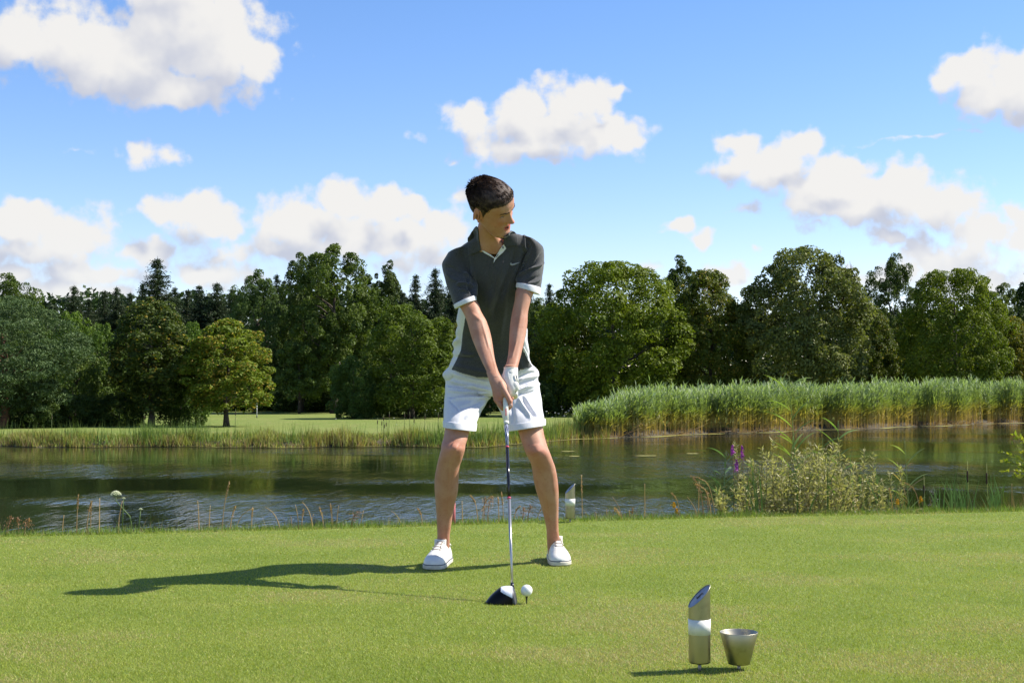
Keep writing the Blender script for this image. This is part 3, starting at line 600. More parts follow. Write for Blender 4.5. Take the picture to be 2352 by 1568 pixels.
# ================================================================== things on the tee
def on_ground(px, py, z=0.0):
    r = ray(px, py); t = (z - CAM_H) / r[2]; return np.array([r[0] * t, r[1] * t, z])
def steel(name, base, r0=.26):
    m, T, b = mat(name, base, r0, 1.0); t = T.n('ShaderNodeTexCoord')
    q = T.vm('MULTIPLY', t.outputs['Object'], (18, 18, 900)); n = T.noise(q, 1, 3, .6)
    T.put(b.inputs['Roughness'], T.m('MULTIPLY_ADD', n, .22, r0 - .08)); b.inputs['Anisotropic'].default_value = .5
    st = T.noise(t.outputs['Object'], 28, 4, .6); T.put(b.inputs['Base Color'], T.mix(T.ss(st, .45, .75), base, tuple(c * .72 for c in base)))
    bp = T.n('ShaderNodeBump'); bp.inputs['Strength'].default_value = .12; bp.inputs['Distance'].default_value = .0004; T.put(bp.inputs['Height'], n); T.put(b.inputs['Normal'], bp.outputs[0]); return m
M_STEEL = steel('brushed_steel', (.40, .37, .28), .36); M_STEEL2 = steel('dull_steel_plate', (.42, .43, .46), .5); M_PIN = mat('galvanised_pin', (.30, .28, .26), .5, .9)[0]  # brushed steel's base colour is tinted to carry reflected grass and trees
M_BAND = varied('white_band', (.78, .77, .72), (.68, .67, .61), 30, .45)
M_DARK = mat('dark_engraving', (.05, .05, .06), .5)[0]
def ring_pts(c, r, n, zf=None):
    th = np.linspace(0, 2 * math.pi, n, endpoint=False); x, y = r * np.cos(th), r * np.sin(th)
    return np.stack([c[0] + x, c[1] + y, c[2] + (0 * x if zf is None else zf(x, y))], 1)
def lathe(mb, rings, cap0=False, cap1=False):
    n = len(rings[0]); V = np.concatenate(rings); F = grid_faces(len(rings), n); fs = [F]
    T = []
    if cap0: T += [[0, i + 1, i] for i in range(1, n - 1)]
    if cap1: o = (len(rings) - 1) * n; T += [[o, o + i, o + i + 1] for i in range(1, n - 1)]
    if T: fs.append(np.array(T))
    mb.add(V, fs)
def tee_marker(base, s, label):
    o = empty('tee_marker', base, label, 'tee marker', 'slant-topped steel tee markers'); c = Vector(base); r = .0302 * s; n = 64
    zt = lambda x, y: 1.0 * x + .22 * y
    z0, zc = .026 * s, .208 * s
    mb = MB(); th = 0
    A = [ring_pts(c + Vector((0, 0, z0 - .002 * s)), r * .90, n), ring_pts(c + Vector((0, 0, z0)), r * .985, n), ring_pts(c + Vector((0, 0, z0 + .003 * s)), r, n), ring_pts(c + Vector((0, 0, .10 * s)), r, n), ring_pts(c + Vector((0, 0, zc)), r, n, zt)]
    lathe(mb, A, cap0=True); mb.build('tube', M_STEEL, o, True)
    mb = MB(); lathe(mb, [ring_pts(c + Vector((0, 0, zc - .0012)), r * .955, n, zt), ring_pts(c + Vector((0, 0, zc - .0006)), r * .5, n, zt)], cap1=True); cap = mb.build('slanted_cap', M_STEEL2, o)
    P = ring_pts(c + Vector((0, 0, zc)), r * .985, n, zt); mb = MB(); V, F = tube(np.vstack([P, P[:2]]), .0013 * s, 6, False); mb.add(V, F); mb.build('rim', M_STEEL, o, True)
    # engraved mark: two hooks and two bars
    mb = MB()
    def loc(u, v): return np.array([c[0] + u * r, c[1] + v * r, c[2] + zc + .0003 + u * r + .22 * v * r])
    for (u0, v0, a0, a1, rr) in ((.05, .22, 2.6, 5.4, .33), (.05, -.22, -.4, 2.4, .33)):
        mb.add(*tube([loc(u0 + rr * .8 * math.cos(a), v0 + rr * math.sin(a)) for a in np.linspace(a0, a1, 9)], .0007 * s, 4))
    for v in (-.10, .10): mb.add(*tube([loc(-.25, v), loc(.3, v)], .0009 * s, 4))
    mb.add(*tube([loc(.02, -.3), loc(.02, .3)], .0006 * s, 4))
    mk = link('engraved_mark', mb.mesh('engraved_mark', M_DARK), o); mk.parent = cap; mk.location = (0, 0, 0)
    mb = MB(); lathe(mb, [ring_pts(c + Vector((0, 0, z)), r * k, n) for z, k in ((.1035 * s, 1.0), (.1035 * s, 1.035), (.1455 * s, 1.035), (.1455 * s, 1.0))]); mb.build('white_band', M_BAND, o, True)
    mb = MB(); mb.add(*tube([c + Vector((0, 0, -.01)), c + Vector((0, 0, z0 + .002))], .0048 * s, 10)); mb.build('ground_pin', M_PIN, o, True); return o
tee_marker(on_ground(1607, 1541), 1.0, 'large slant-topped steel tee marker in the foreground beside the steel cup')
tee_marker(on_ground(1309.5, 1199), .97, 'slant-topped steel tee marker far back beside the golfer, at the pond edge')
cb = on_ground(1697.5, 1537); cup = empty('steel_cup', cb, 'tapered open steel cup on a pin right of the foreground tee marker', 'cup'); c = Vector(cb)
rt, rb, zt_, zb_ = 43.6 * DY(3.9), 25.6 * DY(3.9), .1055, .0165
mb = MB(); lathe(mb, [ring_pts(c + Vector((0, 0, z)), r, 64) for z, r in ((zb_, rb * .8), (zb_, rb * .95), (zb_ + .003, rb), (zt_ - .001, rt), (zt_, rt - .0006), (zt_ - .001, rt - .0016), (zb_ + .004, rb - .002))], True, True); mb.build('bowl', M_STEEL, cup, True)
mb = MB(); mb.add(*tube([c + Vector((0, 0, -.01)), c + Vector((0, 0, zb_ + .001))], .005, 10)); mb.build('ground_pin', M_PIN, cup, True)
sp = on_ground(1042, 1199); stk = empty('stake', sp, 'thin pinkish red stake behind the golfer\'s right calf', 'stake'); mb = MB(); mb.add(*tube([sp - [0, 0, .05], sp + [0, 0, .125], sp + [0, 0, .128]], [.0105, .0105, .006], 12)); mb.build('post', mat('faded_red_paint', (.52, .13, .13), .55)[0], stk, True)

# ball on a peg
BY = 5.15
def dimpled():
    bm = bmesh.new(); bmesh.ops.create_icosphere(bm, subdivisions=5, radius=1.0); V = np.array([v.co[:] for v in bm.verts]); n = 332; i = np.arange(n) + .5
    ph = np.arccos(1 - 2 * i / n); th = math.pi * (1 + 5 ** .5) * i; D = np.stack([np.cos(th) * np.sin(ph), np.sin(th) * np.sin(ph), np.cos(ph)], 1)
    a = np.arccos(np.clip((V @ D.T).max(1), -1, 1)); dep = np.clip(1 - (a / .088) ** 2, 0, 1) ** .8 * .022
    for v, d in zip(bm.verts, dep): v.co *= (1 - d) * .02135
    for f in bm.faces: f.smooth = True
    me = bpy.data.meshes.new('golf_ball'); bm.to_mesh(me); bm.free(); me.materials.append(mat('ball_white', (.80, .80, .76), .3)[0]); return me
bc = PS(2106.6, 2360.3, BY); ball = bpy.data.objects.new('golf_ball', dimpled()); COL.objects.link(ball); ball.location = bc.tolist(); tag(ball, 'white dimpled golf ball resting on the black tee peg', 'golf ball')
tp = empty('tee_peg', (bc[0], bc[1], 0), 'black tee peg stuck in the grass under the ball', 'tee peg'); mb = MB(); zt2 = bc[2] - .0195
lathe(mb, [ring_pts((bc[0], bc[1], 0), r, 20, (lambda x, y, z=z: z + 0 * x)) for z, r in ((-.02, .001), (0, .0020), (zt2 - .014, .0024), (zt2 - .006, .0038), (zt2, .0055), (zt2 + .0012, .0056), (zt2 + .0006, .0045))], False, True); mb.build('peg', mat('black_plastic', (.012, .012, .012), .4)[0], tp, True)

# driver: head, hosel, shaft sections, grip
A_, B_ = PS(2022.5, 1604, 5.70), PS(2048.5, 2333, 5.19)
def proj_src(p):
    x, y, z = p[0], p[1], p[2] - CAM_H; f = math.cos(ALPHA) * y + math.sin(ALPHA) * z; u = -math.sin(ALPHA) * y + math.cos(ALPHA) * z
    return (CX + FPX * x / f) * K, (CY - FPX * u / f) * K
def shaft_at(py):
    lo, hi = -.6, 1.4
    for _ in range(40):
        m = (lo + hi) / 2
        if proj_src(A_ + (B_ - A_) * m)[1] < py: lo = m
        else: hi = m
    return A_ + (B_ - A_) * lo
drv = empty('golf_driver', B_ * [1, 1, 0], 'black and white golf driver with silver shaft, its head set behind the ball', 'golf club')
mb = MB(); mb.add(*tube([shaft_at(1500), shaft_at(1604), shaft_at(1688)], [.0125, .0112, .0100], 20)); mb.add(*tube([shaft_at(1687), shaft_at(1697)], [.0108, .0104], 20))
def grip_mat():
    m, T, b = mat('cream_grip', (.72, .70, .62), .6); t = T.n('ShaderNodeTexCoord'); n = T.noise(t.outputs['Object'], 260, 2, .5); T.put(b.inputs['Base Color'], T.mix(T.ss(n, .62, .68), (.74, .72, .64), (.25, .33, .36))); return m
grip = mb.build('grip', grip_mat(), drv, True)
def shaft_mat():
    m, T, b = mat('shaft_pattern', (.03, .04, .08), .25); t = T.n('ShaderNodeTexCoord'); ck = T.n('ShaderNodeTexChecker'); ck.inputs['Scale'].default_value = 260; T.put(ck.inputs['Vector'], t.outputs['Object'])
    T.put(b.inputs['Base Color'], T.mix(ck.outputs['Fac'], (.015, .02, .05), (.35, .38, .48))); return m
def seg(name, y0, y1, r0, r1, m): mb = MB(); mb.add(*tube([shaft_at(y0), shaft_at(y1)], [r0, r1], 16)); ob = mb.build(name, m, drv, True); return ob
seg('shaft_section', 1696, 1791, .0078, .0072, shaft_mat())['label'] = 'dark blue patterned upper shaft'
seg('shaft_section', 1791, 1990, .0070, .0064, mat('gloss_black', (.01, .01, .012), .15)[0])['label'] = 'glossy black middle shaft'
seg('shaft_section', 1990, 2333, .0062, .0050, mat('silver_shaft', (.50, .475, .45), .28, .85)[0])['label'] = 'silver lower shaft'
mpk = mat('red_ring', (.5, .05, .1), .4)[0]
for y in (1788, 1992): seg('shaft_ring', y - 3, y + 3, .0074, .0074, mpk)
seg('hosel', 2331, 2350, .0066, .0072, mat('hosel_black', (.015, .015, .02), .3)[0])
def txt(body, size, mtx, m, name, parent):
    cu = bpy.data.curves.new(name, 'FONT'); cu.body = body; cu.size = size; cu.extrude = .00015; cu.align_x = 'CENTER'; cu.align_y = 'CENTER'; cu.offset = size * .02
    tmp = bpy.data.objects.new('tmp_text', cu); COL.objects.link(tmp); dg = bpy.context.evaluated_depsgraph_get(); me = bpy.data.meshes.new_from_object(tmp.evaluated_get(dg)); bpy.data.objects.remove(tmp)
    me.transform(mtx); me.materials.clear(); me.materials.append(m); return link(name, me, parent)
ax = unit(B_ - A_); nr = unit(np.array([0, -1, 0]) - ax * (-ax[1])); sx_ = np.cross(nr, ax) * 1.0
if sx_[0] < 0: sx_ = -sx_
pt = shaft_at(1654) + nr * .0109
mt = Matrix(((ax[0], sx_[0], nr[0], pt[0]), (ax[1], sx_[1], nr[1], pt[1]), (ax[2], sx_[2], nr[2], pt[2]), (0, 0, 0, 1)))
tx = txt('Golf Pride', .0082, mt, mat('red_print', (.62, .05, .03), .5)[0], 'lettering', drv); tx.parent = grip; tx.location = (0, 0, 0)
# head outline seen from the toe (zoomed picture coordinates), swept from heel to toe
OUT = [(245, 1308), (300, 1235), (380, 1140), (460, 1070), (540, 1005), (610, 962), (700, 946), (790, 946), (850, 950), (890, 968), (915, 1010), (945, 1100), (970, 1200), (985, 1300), (960, 1328), (900, 1345), (700, 1352), (500, 1345), (330, 1335), (262, 1328)]
def c7(x, y): return 1900 + x / 5.8075, 2180 + y / 5.8075
o_ = np.array(OUT, float); sgl = np.linspace(0, len(o_), 241)[:-1]; oo = np.stack([np.interp(sgl, np.arange(len(o_) + 1), np.append(o_[:, k], o_[0, k])) for k in (0, 1)], 1)
for _ in range(10): oo = (np.roll(oo, 1, 0) + 2 * oo + np.roll(oo, -1, 0)) / 4
rings = []; T_ = np.sin(np.linspace(-1, 1, 81) * math.pi / 2)
for t in T_:
    s = max(.02, (1 - abs(t) ** 2.4) ** .5); q = oo.copy(); q[:, 0] = 870 + (q[:, 0] - 870) * np.where(q[:, 0] < 870, s, .55 + .45 * s); q[:, 1] = 1335 + (q[:, 1] - 1335) * s ** .55
    rings.append(np.array([PS(*c7(x, y), 5.165) for x, y in q]) + np.array([0, t * .056, 0]))
V = np.concatenate(rings); F = grid_faces(81, 240); cc = V[F].mean(1); pc = np.array([proj_src(p) for p in cc]); cx7 = (np.array([proj_src(p * [1, 0, 1] + [0, 5.165, 0]) for p in cc]) - [1900, 2180]) * 5.8075
mi = np.zeros(len(F), int); xx, yy = cx7[:, 0], cx7[:, 1]
mi[(xx > 600) & (xx < 868) & (yy < 1045 + (xx - 600) * .47) & (yy > 900)] = 1; mi[(xx >= 868) & (xx > 868 + (yy - 960) * .02)] = 2
mh = [mat('crown_black', (.005, .005, .005), .3, spec=.15)[0], mat('crown_white', (.80, .80, .84), .2)[0], mat('face_grey', (.07, .07, .075), .45, .3)[0]]
link('head', mesh_np('head', V, F, mh, smooth=True, midx=mi), drv)
mb = MB()
for k in range(6): y = 1060 + k * 38; mb.add(*tube([PS(*c7(925 + k * 9, y), 5.165 - .025), PS(*c7(925 + k * 9, y), 5.165 + .025)] - np.array([-.0006, 0, 0]), .0004, 4))
mb.build('face_grooves', mat('groove', (.5, .5, .45), .5)[0], drv)

# ================================================================== plants along the near edge
def edge_z(d): return float(np.interp(d, [-1, 0, .2, .45, .8, 1.2, 2.2], [0, .0, -.02, -.075, -.18, -.32, -.7]))
def ep(px, d): # point on the near bank, d metres beyond the tee edge, under picture column px
    Y = 8.4
    for _ in range(12): Y = float(Ye(np.array((px - CX) / FPX * Y))) + d
    return np.array([(px - CX) / FPX * Y, Y, edge_z(d)])
STRAW = (.36, .25, .12)
def stalk(px, top, dx, kind, d=.25, hook=0.0, colr=STRAW):
    b = ep(px, d); t = PD(px + dx, top, b[1]); s = np.linspace(0, 1, 9)[:, None]; q = b + (t - b) * s; q[:, 0] -= (t[0] - b[0]) * .45 * (s * (1 - s))[:, 0] * 2
    if hook: e = s[:, 0] > .7; q[e, 0] += hook * (s[e, 0] - .7) * (t[2] - b[2]); q[e, 2] -= abs(hook) * (s[e, 0] - .7) ** 2 * (t[2] - b[2]) * 2.2
    o = empty('grass_stalk', b, '', 'grass'); mb = MB(); mb.add(*tube(q, np.linspace(.0030, .0016, 9), 5), np.array(colr) * 1.25); mb.build('stem', M_GRASS, o)
    if kind:
        mb = MB(); n = {'spike': 60, 'loose': 70, 'bare': 0}.get(kind, 0)
        u = rng.uniform(.66 if kind == 'spike' else .55, 1, n); P = np.stack([np.interp(u, s[:, 0], q[:, k]) for k in range(3)], 1); sp_ = .004 if kind == 'spike' else .022
        P = P + rng.normal(size=(n, 3)) * sp_ * (.6 if kind == 'spike' else (1.1 - u)[:, None] * 1.5)
        if n: V, F = leaves(P, unit(rng.normal(size=(n, 3))), rng.uniform(.008, .014, n), .0048, unit(rng.normal(size=(n, 3)) * .4 + [0, 0, 1])); mb.add(V, F, np.repeat(np.array(colr) * rng.uniform(.7, 1.3, (n, 1)) * [1.05, .95, .9], 4, 0)); mb.build('seed_head', M_GRASS, o)
    return o
ST = [(180, 1135, 0, 'spike', 0), (203, 1148, 6, 'spike', .1), (212, 1152, -3, 'spike', 0), (232, 1143, -3, 'bare', 0), (22, 1185, 4, 'loose', 0), (48, 1188, -8, 'loose', 0), (60, 1190, 6, 'loose', .1), (147, 1182, 0, 'bare', 0),
 (275, 1150, 6, 'bare', 0), (460, 1150, -6, 'bare', 0), (483, 1160, 0, 'bare', 0), (513, 1105, 14, 'spike', 0), (531, 1160, 8, 'spike', .1), (542, 1160, 30, 'bare', .5), (580, 1165, 0, 'spike', 0), (645, 1160, -32, 'bare', -.3),
 (672, 1185, -4, 'bare', 0), (688, 1158, -10, 'bare', 0), (695, 1168, 2, 'spike', 0), (714, 1180, 6, 'bare', 0), (745, 1162, -8, 'spike', -.2), (765, 1157, -6, 'spike', 0), (775, 1160, 3, 'bare', 0), (808, 1172, 14, 'loose', .6), (830, 1172, 5, 'bare', 0),
 (925, 1170, -22, 'bare', -.3), (972, 1165, -10, 'spike', -.2), (1098, 1132, -12, 'spike', -.3), (1108, 1128, 8, 'spike', .6), (1112, 1142, 2, 'loose', 0), (1120, 1138, 6, 'loose', .3), (1146, 1142, -2, 'spike', 0), (1157, 1130, -5, 'spike', 0), (1180, 1158, 10, 'spike', .4),
 (1200, 1165, 4, 'loose', 0), (1212, 1160, 6, 'loose', .2), (1230, 1150, 25, 'spike', .1), (1063, 1150, -2, 'bare', 0), (1337, 1091, -2, 'spike', 0), (1393, 1168, 0, 'bare', 0), (1428, 1140, -22, 'bare', 0), (1436, 1170, -28, 'spike', .2), (1430, 1165, -20, 'spike', 0), (1446, 1170, -1, 'bare', 0), (1451, 1165, 2, 'spike', 0),
 (1560, 1128, -12, 'spike', -.3), (1600, 1140, -22, 'bare', 0), (1614, 1090, -14, 'loose', -.3), (1632, 1100, -20, 'spike', -.6), (1640, 1075, -28, 'spike', -.8), (1603, 1105, 3, 'bare', 0), (1625, 1130, 0, 'loose', 0), (2048, 1120, -6, 'spike', 0), (2110, 1100, -20, 'spike', -.5), (2320, 1110, 4, 'bare', 0), (720, 1150, -22, 'bare', -.2), (1018, 1165, -4, 'bare', 0), (1265, 1172, 3, 'bare', 0), (1370, 1175, -2, 'bare', 0), (1480, 1110, 1, 'bare', 0)]
marks = [(60, 'at the far left end of the tee edge'), (250, 'left of the tall white umbel flower'), (340, 'beside the tall white umbel flower'), (600, 'on the brink, left half'), (1000, 'on the brink left of the golfer'), (1290, 'seen between the golfer\'s legs'), (1460, 'right of the far tee marker'), (1660, 'left of the pale willow bush'), (2400, 'right of the pale willow bush')]
def place(px): return next(t for m_, t in marks if px < m_)
KD = {'spike': 'dry stalk with narrow seed spike', 'loose': 'dry stalk with loose feathery head', 'bare': 'thin bare dry stalk'}
seen = {}; sl = []
for (px, top, dx, kd, hk) in ST:
    colr = STRAW if kd != 'loose' else (.27, .16, .09); o = stalk(px, top, dx, kd if kd != 'bare' else None, d=random.uniform(.05, .5), hook=hk, colr=tuple(np.array(colr) * random.uniform(.75, 1.25))); key = (kd, place(px)); sl.append((o, key, top, px)); seen.setdefault(key, []).append(o)
for key, os_ in seen.items():
    for i, o in enumerate(os_):
        n = len(os_); w = '' if n == 1 else ['leftmost ', 'rightmost '][i == n - 1] if i in (0, n - 1) else ['second ', 'third ', 'fourth ', 'fifth ', 'sixth ', 'seventh ', 'eighth ', 'ninth '][min(i - 1, 7)]
        o['label'] = (w + KD[key[0]] + ' ' + key[1] + (', from left' if w[:2] in ('se', 'th', 'fo', 'fi', 'si', 'ei', 'ni') else '')); o['group'] = 'dry grass stalks along the tee edge'
def fill():   # short wild tufts between the stalks
    n = 4200; X = rng.uniform(-4.2, 4.6, n); cl = np.array([mnoise.noise((x * 2.2, 3, 3)) for x in X]); k = rng.uniform(0, 1, n) < np.clip(.28 + cl, .05, 1); X = X[k]; n = len(X); d = rng.uniform(.2, .9, n); Y = Ye(X) + d; Z = np.interp(d, [0, .2, .45, .8, 1.2], [.0, -.02, -.075, -.18, -.32])
    H = rng.uniform(.04, .15, n) * (1 + .5 * (X > 1.6)); V, F = blades(np.stack([X, Y, Z], 1), H, rng.uniform(.002, .005, n), H * rng.uniform(.1, .7, n)); c = np.where((rng.uniform(0, 1, n) < .5)[:, None], np.array([[.12, .19, .04]]), np.array([[.30, .20, .10]])) * rng.uniform(.7, 1.3, (n, 1))
    tag(link('wild_tufts', mesh_np('wild_tufts', V, F, M_GRASS, np.repeat(c, 3, 0))), 'short wild grass tufts at the brink above the pond', 'grass', kind='stuff')
fill()
# willow bush
def leafy(mb_s, mb_l, base, tip, sway, nleaf, L, Wd, c1, c2, r0=.0025, t0=.25, spread=.9):
    s = np.linspace(0, 1, 8); q = base + (tip - base) * s[:, None]; q = q + np.outer(np.sin(s * 3.1), sway); mb_s.add(*tube(q, np.linspace(r0, r0 * .35, 8), 4), (.16, .12, .06))
    u = np.sort(rng.uniform(t0, 1, nleaf)); P = np.stack([np.interp(u, s, q[:, k]) for k in range(3)], 1); dr = unit(np.gradient(q, axis=0))[np.clip((u * 7).astype(int), 0, 7)]
    t = unit(dr * .9 + rng.normal(size=(nleaf, 3)) * spread); t[:, 2] = abs(t[:, 2]) * .7; t = unit(t); N = unit(np.cross(t, rng.normal(size=(nleaf, 3)))); ls = L * rng.uniform(.6, 1.25, nleaf)
    V, F = leaves(P + t * ls[:, None] * .5, N, ls, ls * Wd, t); a = rng.uniform(0, 1, (nleaf, 1)); mb_l.add(V, F, np.repeat(np.array(c1) * (1 - a) + np.array(c2) * a, 4, 0))
wb = ep(1840, .9); wil = empty('willow_bush', wb, 'low pale willow bush with narrow silvery leaves on the brink of the pond', 'bush'); ms_, ml_ = MB(), MB()
for i in range(165):
    px = np.clip(rng.normal() * 108 + 1835, 1650, 2030); env = np.interp(px, [1640, 1690, 1760, 1800, 1860, 1920, 1990, 2035], [1135, 1060, 1040, 1050, 1030, 1025, 1070, 1110]); top = env + abs(rng.normal()) * 46 - 6
    b = ep(px * .82 + 1835 * .18 + rng.normal() * 10, rng.uniform(.3, 1.0)); t = PD(px, min(top, 1160), b[1] + rng.normal() * .1)
    leafy(ms_, ml_, b - [0, 0, .05], t, rng.normal(size=3) * .03, 66, .040, .22, (.25, .25, .09), (.46, .41, .22), t0=.15)
for (px, top) in ((1688, 1020), (1777, 1012), (1860, 1018), (1925, 1010), (2045, 1085), (2068, 1075), (2005, 1040), (1750, 1030), (1985, 1035)):
    b = ep(px * .9 + 183, .6); leafy(ms_, ml_, b, PD(px, top, b[1]), rng.normal(size=3) * .02, 110, .038, .2, (.25, .25, .09), (.44, .40, .21))
ms_.build('stem', M_GRASS, wil); ml_.build('foliage', M_GRASS, wil)
# young reeds with long blades
def reed(pxb, px, top, nl, label, L=.26, d=.7, c=(.17, .26, .07)):
    b = ep(pxb, d); t = PD(px, top, b[1]); o = empty('reed', b, label, 'reed', 'single reeds rising from the near bank'); s = np.linspace(0, 1, 12); q = b + (t - b) * s[:, None]; mb = MB(); mb.add(*tube(q, np.linspace(.004, .0015, 12), 6), c); mb.build('stem', M_GRASS, o); mb = MB()
    for i in range(nl):
        u = .18 + .8 * i / nl; p = b + (t - b) * u; a = (i % 2) * math.pi + rng.normal() * .5; l = L * rng.uniform(.7, 1.15) * (1 - .35 * abs(u - .5)); up = rng.uniform(.9, 1.7); w = .009
        k = np.linspace(0, 1, 7); P = p + np.stack([math.cos(a) * l * k * .62, math.sin(a) * l * k * .4, l * (up * k * .55 - .35 * k * k)], 1); ww = w * np.array([.5, .95, 1, .85, .6, .3, .02]); sd = np.array([-math.sin(a) * .6, math.cos(a) * .6, .5])
        V = np.concatenate([P - sd * ww[:, None], P + sd * ww[:, None]]); mb.add(V, np.array([[j, j + 1, j + 8, j + 7] for j in range(6)]), np.array(c) * rng.uniform(.7, 1.3))
    mb.build('blade', M_GRASS, o, True); return o
reed(1835, 1812, 862, 15, 'tallest single reed, rising above the willow bush into the far reed bed', .34, .7, (.20, .28, .07)); reed(1800, 1822, 1000, 12, 'short bright reed in the middle of the willow bush', .28, c=(.22, .30, .08)); reed(1925, 1925, 965, 10, 'single reed on the right half of the willow bush', .28)
reed(1880, 1890, 1005, 9, 'reed just right of the tallest reed', .24); reed(1655, 1668, 1035, 12, 'bluish reed at the left edge of the willow bush', .24, c=(.12, .20, .09)); reed(1712, 1735, 1062, 8, 'reed behind the purple flower spikes', .2, c=(.15, .24, .07)); reed(2085, 2078, 1012, 6, 'slender reed with half dried blades right of the willow bush', .26, c=(.22, .27, .10)); reed(2095, 2060, 1060, 5, 'short dried reed leaning right of the willow bush', .2, c=(.32, .24, .12))
# cattails with spiky green leaves
def cattail(px, head0, head1, label):
    b = ep(px, .8); o = empty('cattail', b, label, 'cattail', 'cattails at the right end of the near bank'); t = PD(px, head0 - 22, b[1]); mb = MB(); mb.add(*tube([b, t], [.003, .0012], 6), (.32, .34, .11)); mb.build('stem', M_GRASS, o)
    a, e = PD(px, head0, b[1]), PD(px, head1, b[1]); mb = MB(); mb.add(*tube([a, a + (e - a) * .08, a + (e - a) * .92, e], [.002, .0060, .0060, .002], 10)); mb.build('seed_head', M_CAT, o, True)
cattail(2122, 1113, 1152, 'cattail with a dark brown head left of the green blades, nearest the willow bush'); cattail(2222, 1080, 1108, 'cattail rising highest, in the middle of the row of green blades'); cattail(2266, 1085, 1112, 'cattail with a dark head furthest right, beside the yellow-green branch')
gl = MB()
for i in range(120):
    px = rng.choice([rng.uniform(2040, 2290), rng.normal() * 12 + 2155, rng.normal() * 14 + 2200, rng.normal() * 10 + 2285, rng.uniform(1640, 2040), rng.uniform(1640, 2040)]); b = ep(px, rng.uniform(.3, .9)); h = rng.uniform(.16, .32) * (1.5 if px < 2040 else 1); k = np.linspace(0, 1, 6); ln = rng.normal() * .06
    P = b + np.stack([ln * k * k, 0 * k, h * k], 1); ww = .0055 * np.array([.8, 1, .9, .7, .4, .02]); V = np.concatenate([P - np.outer(ww, [1, .3, 0]), P + np.outer(ww, [1, .3, 0])]); gl.add(V, np.array([[j, j + 1, j + 7, j + 6] for j in range(5)]), np.array([.13, .21, .05]) * rng.uniform(.7, 1.5))
tag(gl.build('sedge_blades', M_GRASS), 'upright green sedge blades along the brink, in and right of the willow bush', 'sedge', kind='stuff')
# purple loosestrife, yellow flowers
def spikeflower(px, top, low, label, m, gname, nm, r=.011, d=.5, cat='flower'):
    b = ep(px, d); o = empty(nm, b, label, cat, gname); t = PD(px, top, b[1]); mb = MB(); mb.add(*tube([b, (b + t) / 2 + [.01, 0, 0], t], .0022, 5), (.17, .12, .06)); mb.build('stem', M_GRASS, o)
    l = PD(px, low, b[1]); n = 130; u = rng.uniform(0, 1, n)[:, None]; P = l + (t - l) * u + rng.normal(size=(n, 3)) * r * .6 * (1.15 - .8 * u); V, F = leaves(P, unit(rng.normal(size=(n, 3))), .012, .009); mb = MB(); mb.add(V, F); mb.build('flower_spike', m, o)
    return o
spikeflower(1682, 1022, 1042, 'purple flower spike, tallest and leftmost, above the willow bush', M_PURP, 'purple flower spikes', 'purple_flower'); spikeflower(1704, 1024, 1052, 'purple flower spike just right of the tallest one', M_PURP, 'purple flower spikes', 'purple_flower'); spikeflower(1692, 1056, 1082, 'lowest purple flower spike, between the two tall ones', M_PURP, 'purple flower spikes', 'purple_flower', .014)
for px, top, lb in ((1548, 1154, 'orange-yellow flower standing alone left of the willow bush'), (2062, 1146, 'small yellow flower between the willow bush and the first cattail'), (1554, 1168, 'low orange-yellow flower at the foot of the lone yellow flower'), (2115, 1140, 'yellow flower beside the stem of the first cattail')):
    spikeflower(px, top, top + 9, lb, M_YEL, 'yellow flowers at the brink', 'yellow_flower', .008, .3)
# wild carrot umbels on the left
def carrot(path, r, label):
    b = ep(path[0][0], .25); o = empty('wild_carrot', b, label, 'flower', 'wild carrot umbels at the left brink'); q = [b] + [PD(x, y, b[1]) for x, y in path[1:]]; mb = MB(); mb.add(*tube(q, np.linspace(.0035, .002, len(q)), 6), (.17, .24, .08)); top = q[-1]; fl = MB()
    for i in range(46):
        a = i * 2.4; rr = r * math.sqrt((i + .5) / 46); e = top + np.array([math.cos(a) * rr, math.sin(a) * rr, r * 1.05 - .75 * rr * rr / r]); mb.add(*tube([top, e], .0005, 3), (.2, .28, .1))
        for k in range(5): V, F = sphere(r * .06, 5, 3); fl.add(V + e + rng.normal(size=3) * r * .07 * [1, 1, .4], F)
    mb.build('stem', M_GRASS, o); fl.build('flower_head', mat('cream_petals', (.70, .72, .48), .8)[0], o)
carrot([(311, 1203), (298, 1185), (280, 1165), (267, 1150), (266, 1140)], .031, 'wild carrot with a large cream umbel on a long bent stem at the left brink'); carrot([(320, 1203), (321, 1190), (323, 1171)], .011, 'small wild carrot bud upright beside the foot of the large one'); carrot([(284, 1180), (283, 1160), (284, 1146)], .010, 'small wild carrot bud just behind the large umbel')
# yellow-green branch entering at the right edge
bb = ep(2400, .5); br = empty('leafy_shrub', bb, 'yellow-green leafy shrub reaching in at the right edge over the pond', 'shrub'); ms_, ml_ = MB(), MB()
for (px, top, bx) in ((2328, 998, 2395), (2298, 1040, 2400), (2300, 1062, 2400), (2322, 1020, 2400), (2305, 1085, 2400), (2340, 1005, 2400), (2350, 1040, 2402), (2325, 1100, 2400), (2360, 1000, 2420), (2345, 1075, 2400), (2380, 990, 2430), (2370, 1050, 2430)):
    b = PD(bx + 5, 1130, bb[1]); b[1] += rng.normal() * .05; t = PD(px, top, bb[1] + rng.normal() * .05); leafy(ms_, ml_, b, t, np.array([.02, 0, .06]), 24, .040, .55, (.22, .27, .03), (.42, .40, .05), .003, .3, .8)
ms_.add(*tube([bb - [0, 0, .1], PD(2405, 1130, bb[1])], .012, 6), (.12, .09, .05)); ms_.build('stem', M_GRASS, br); ml_.build('foliage', M_GRASS, br)
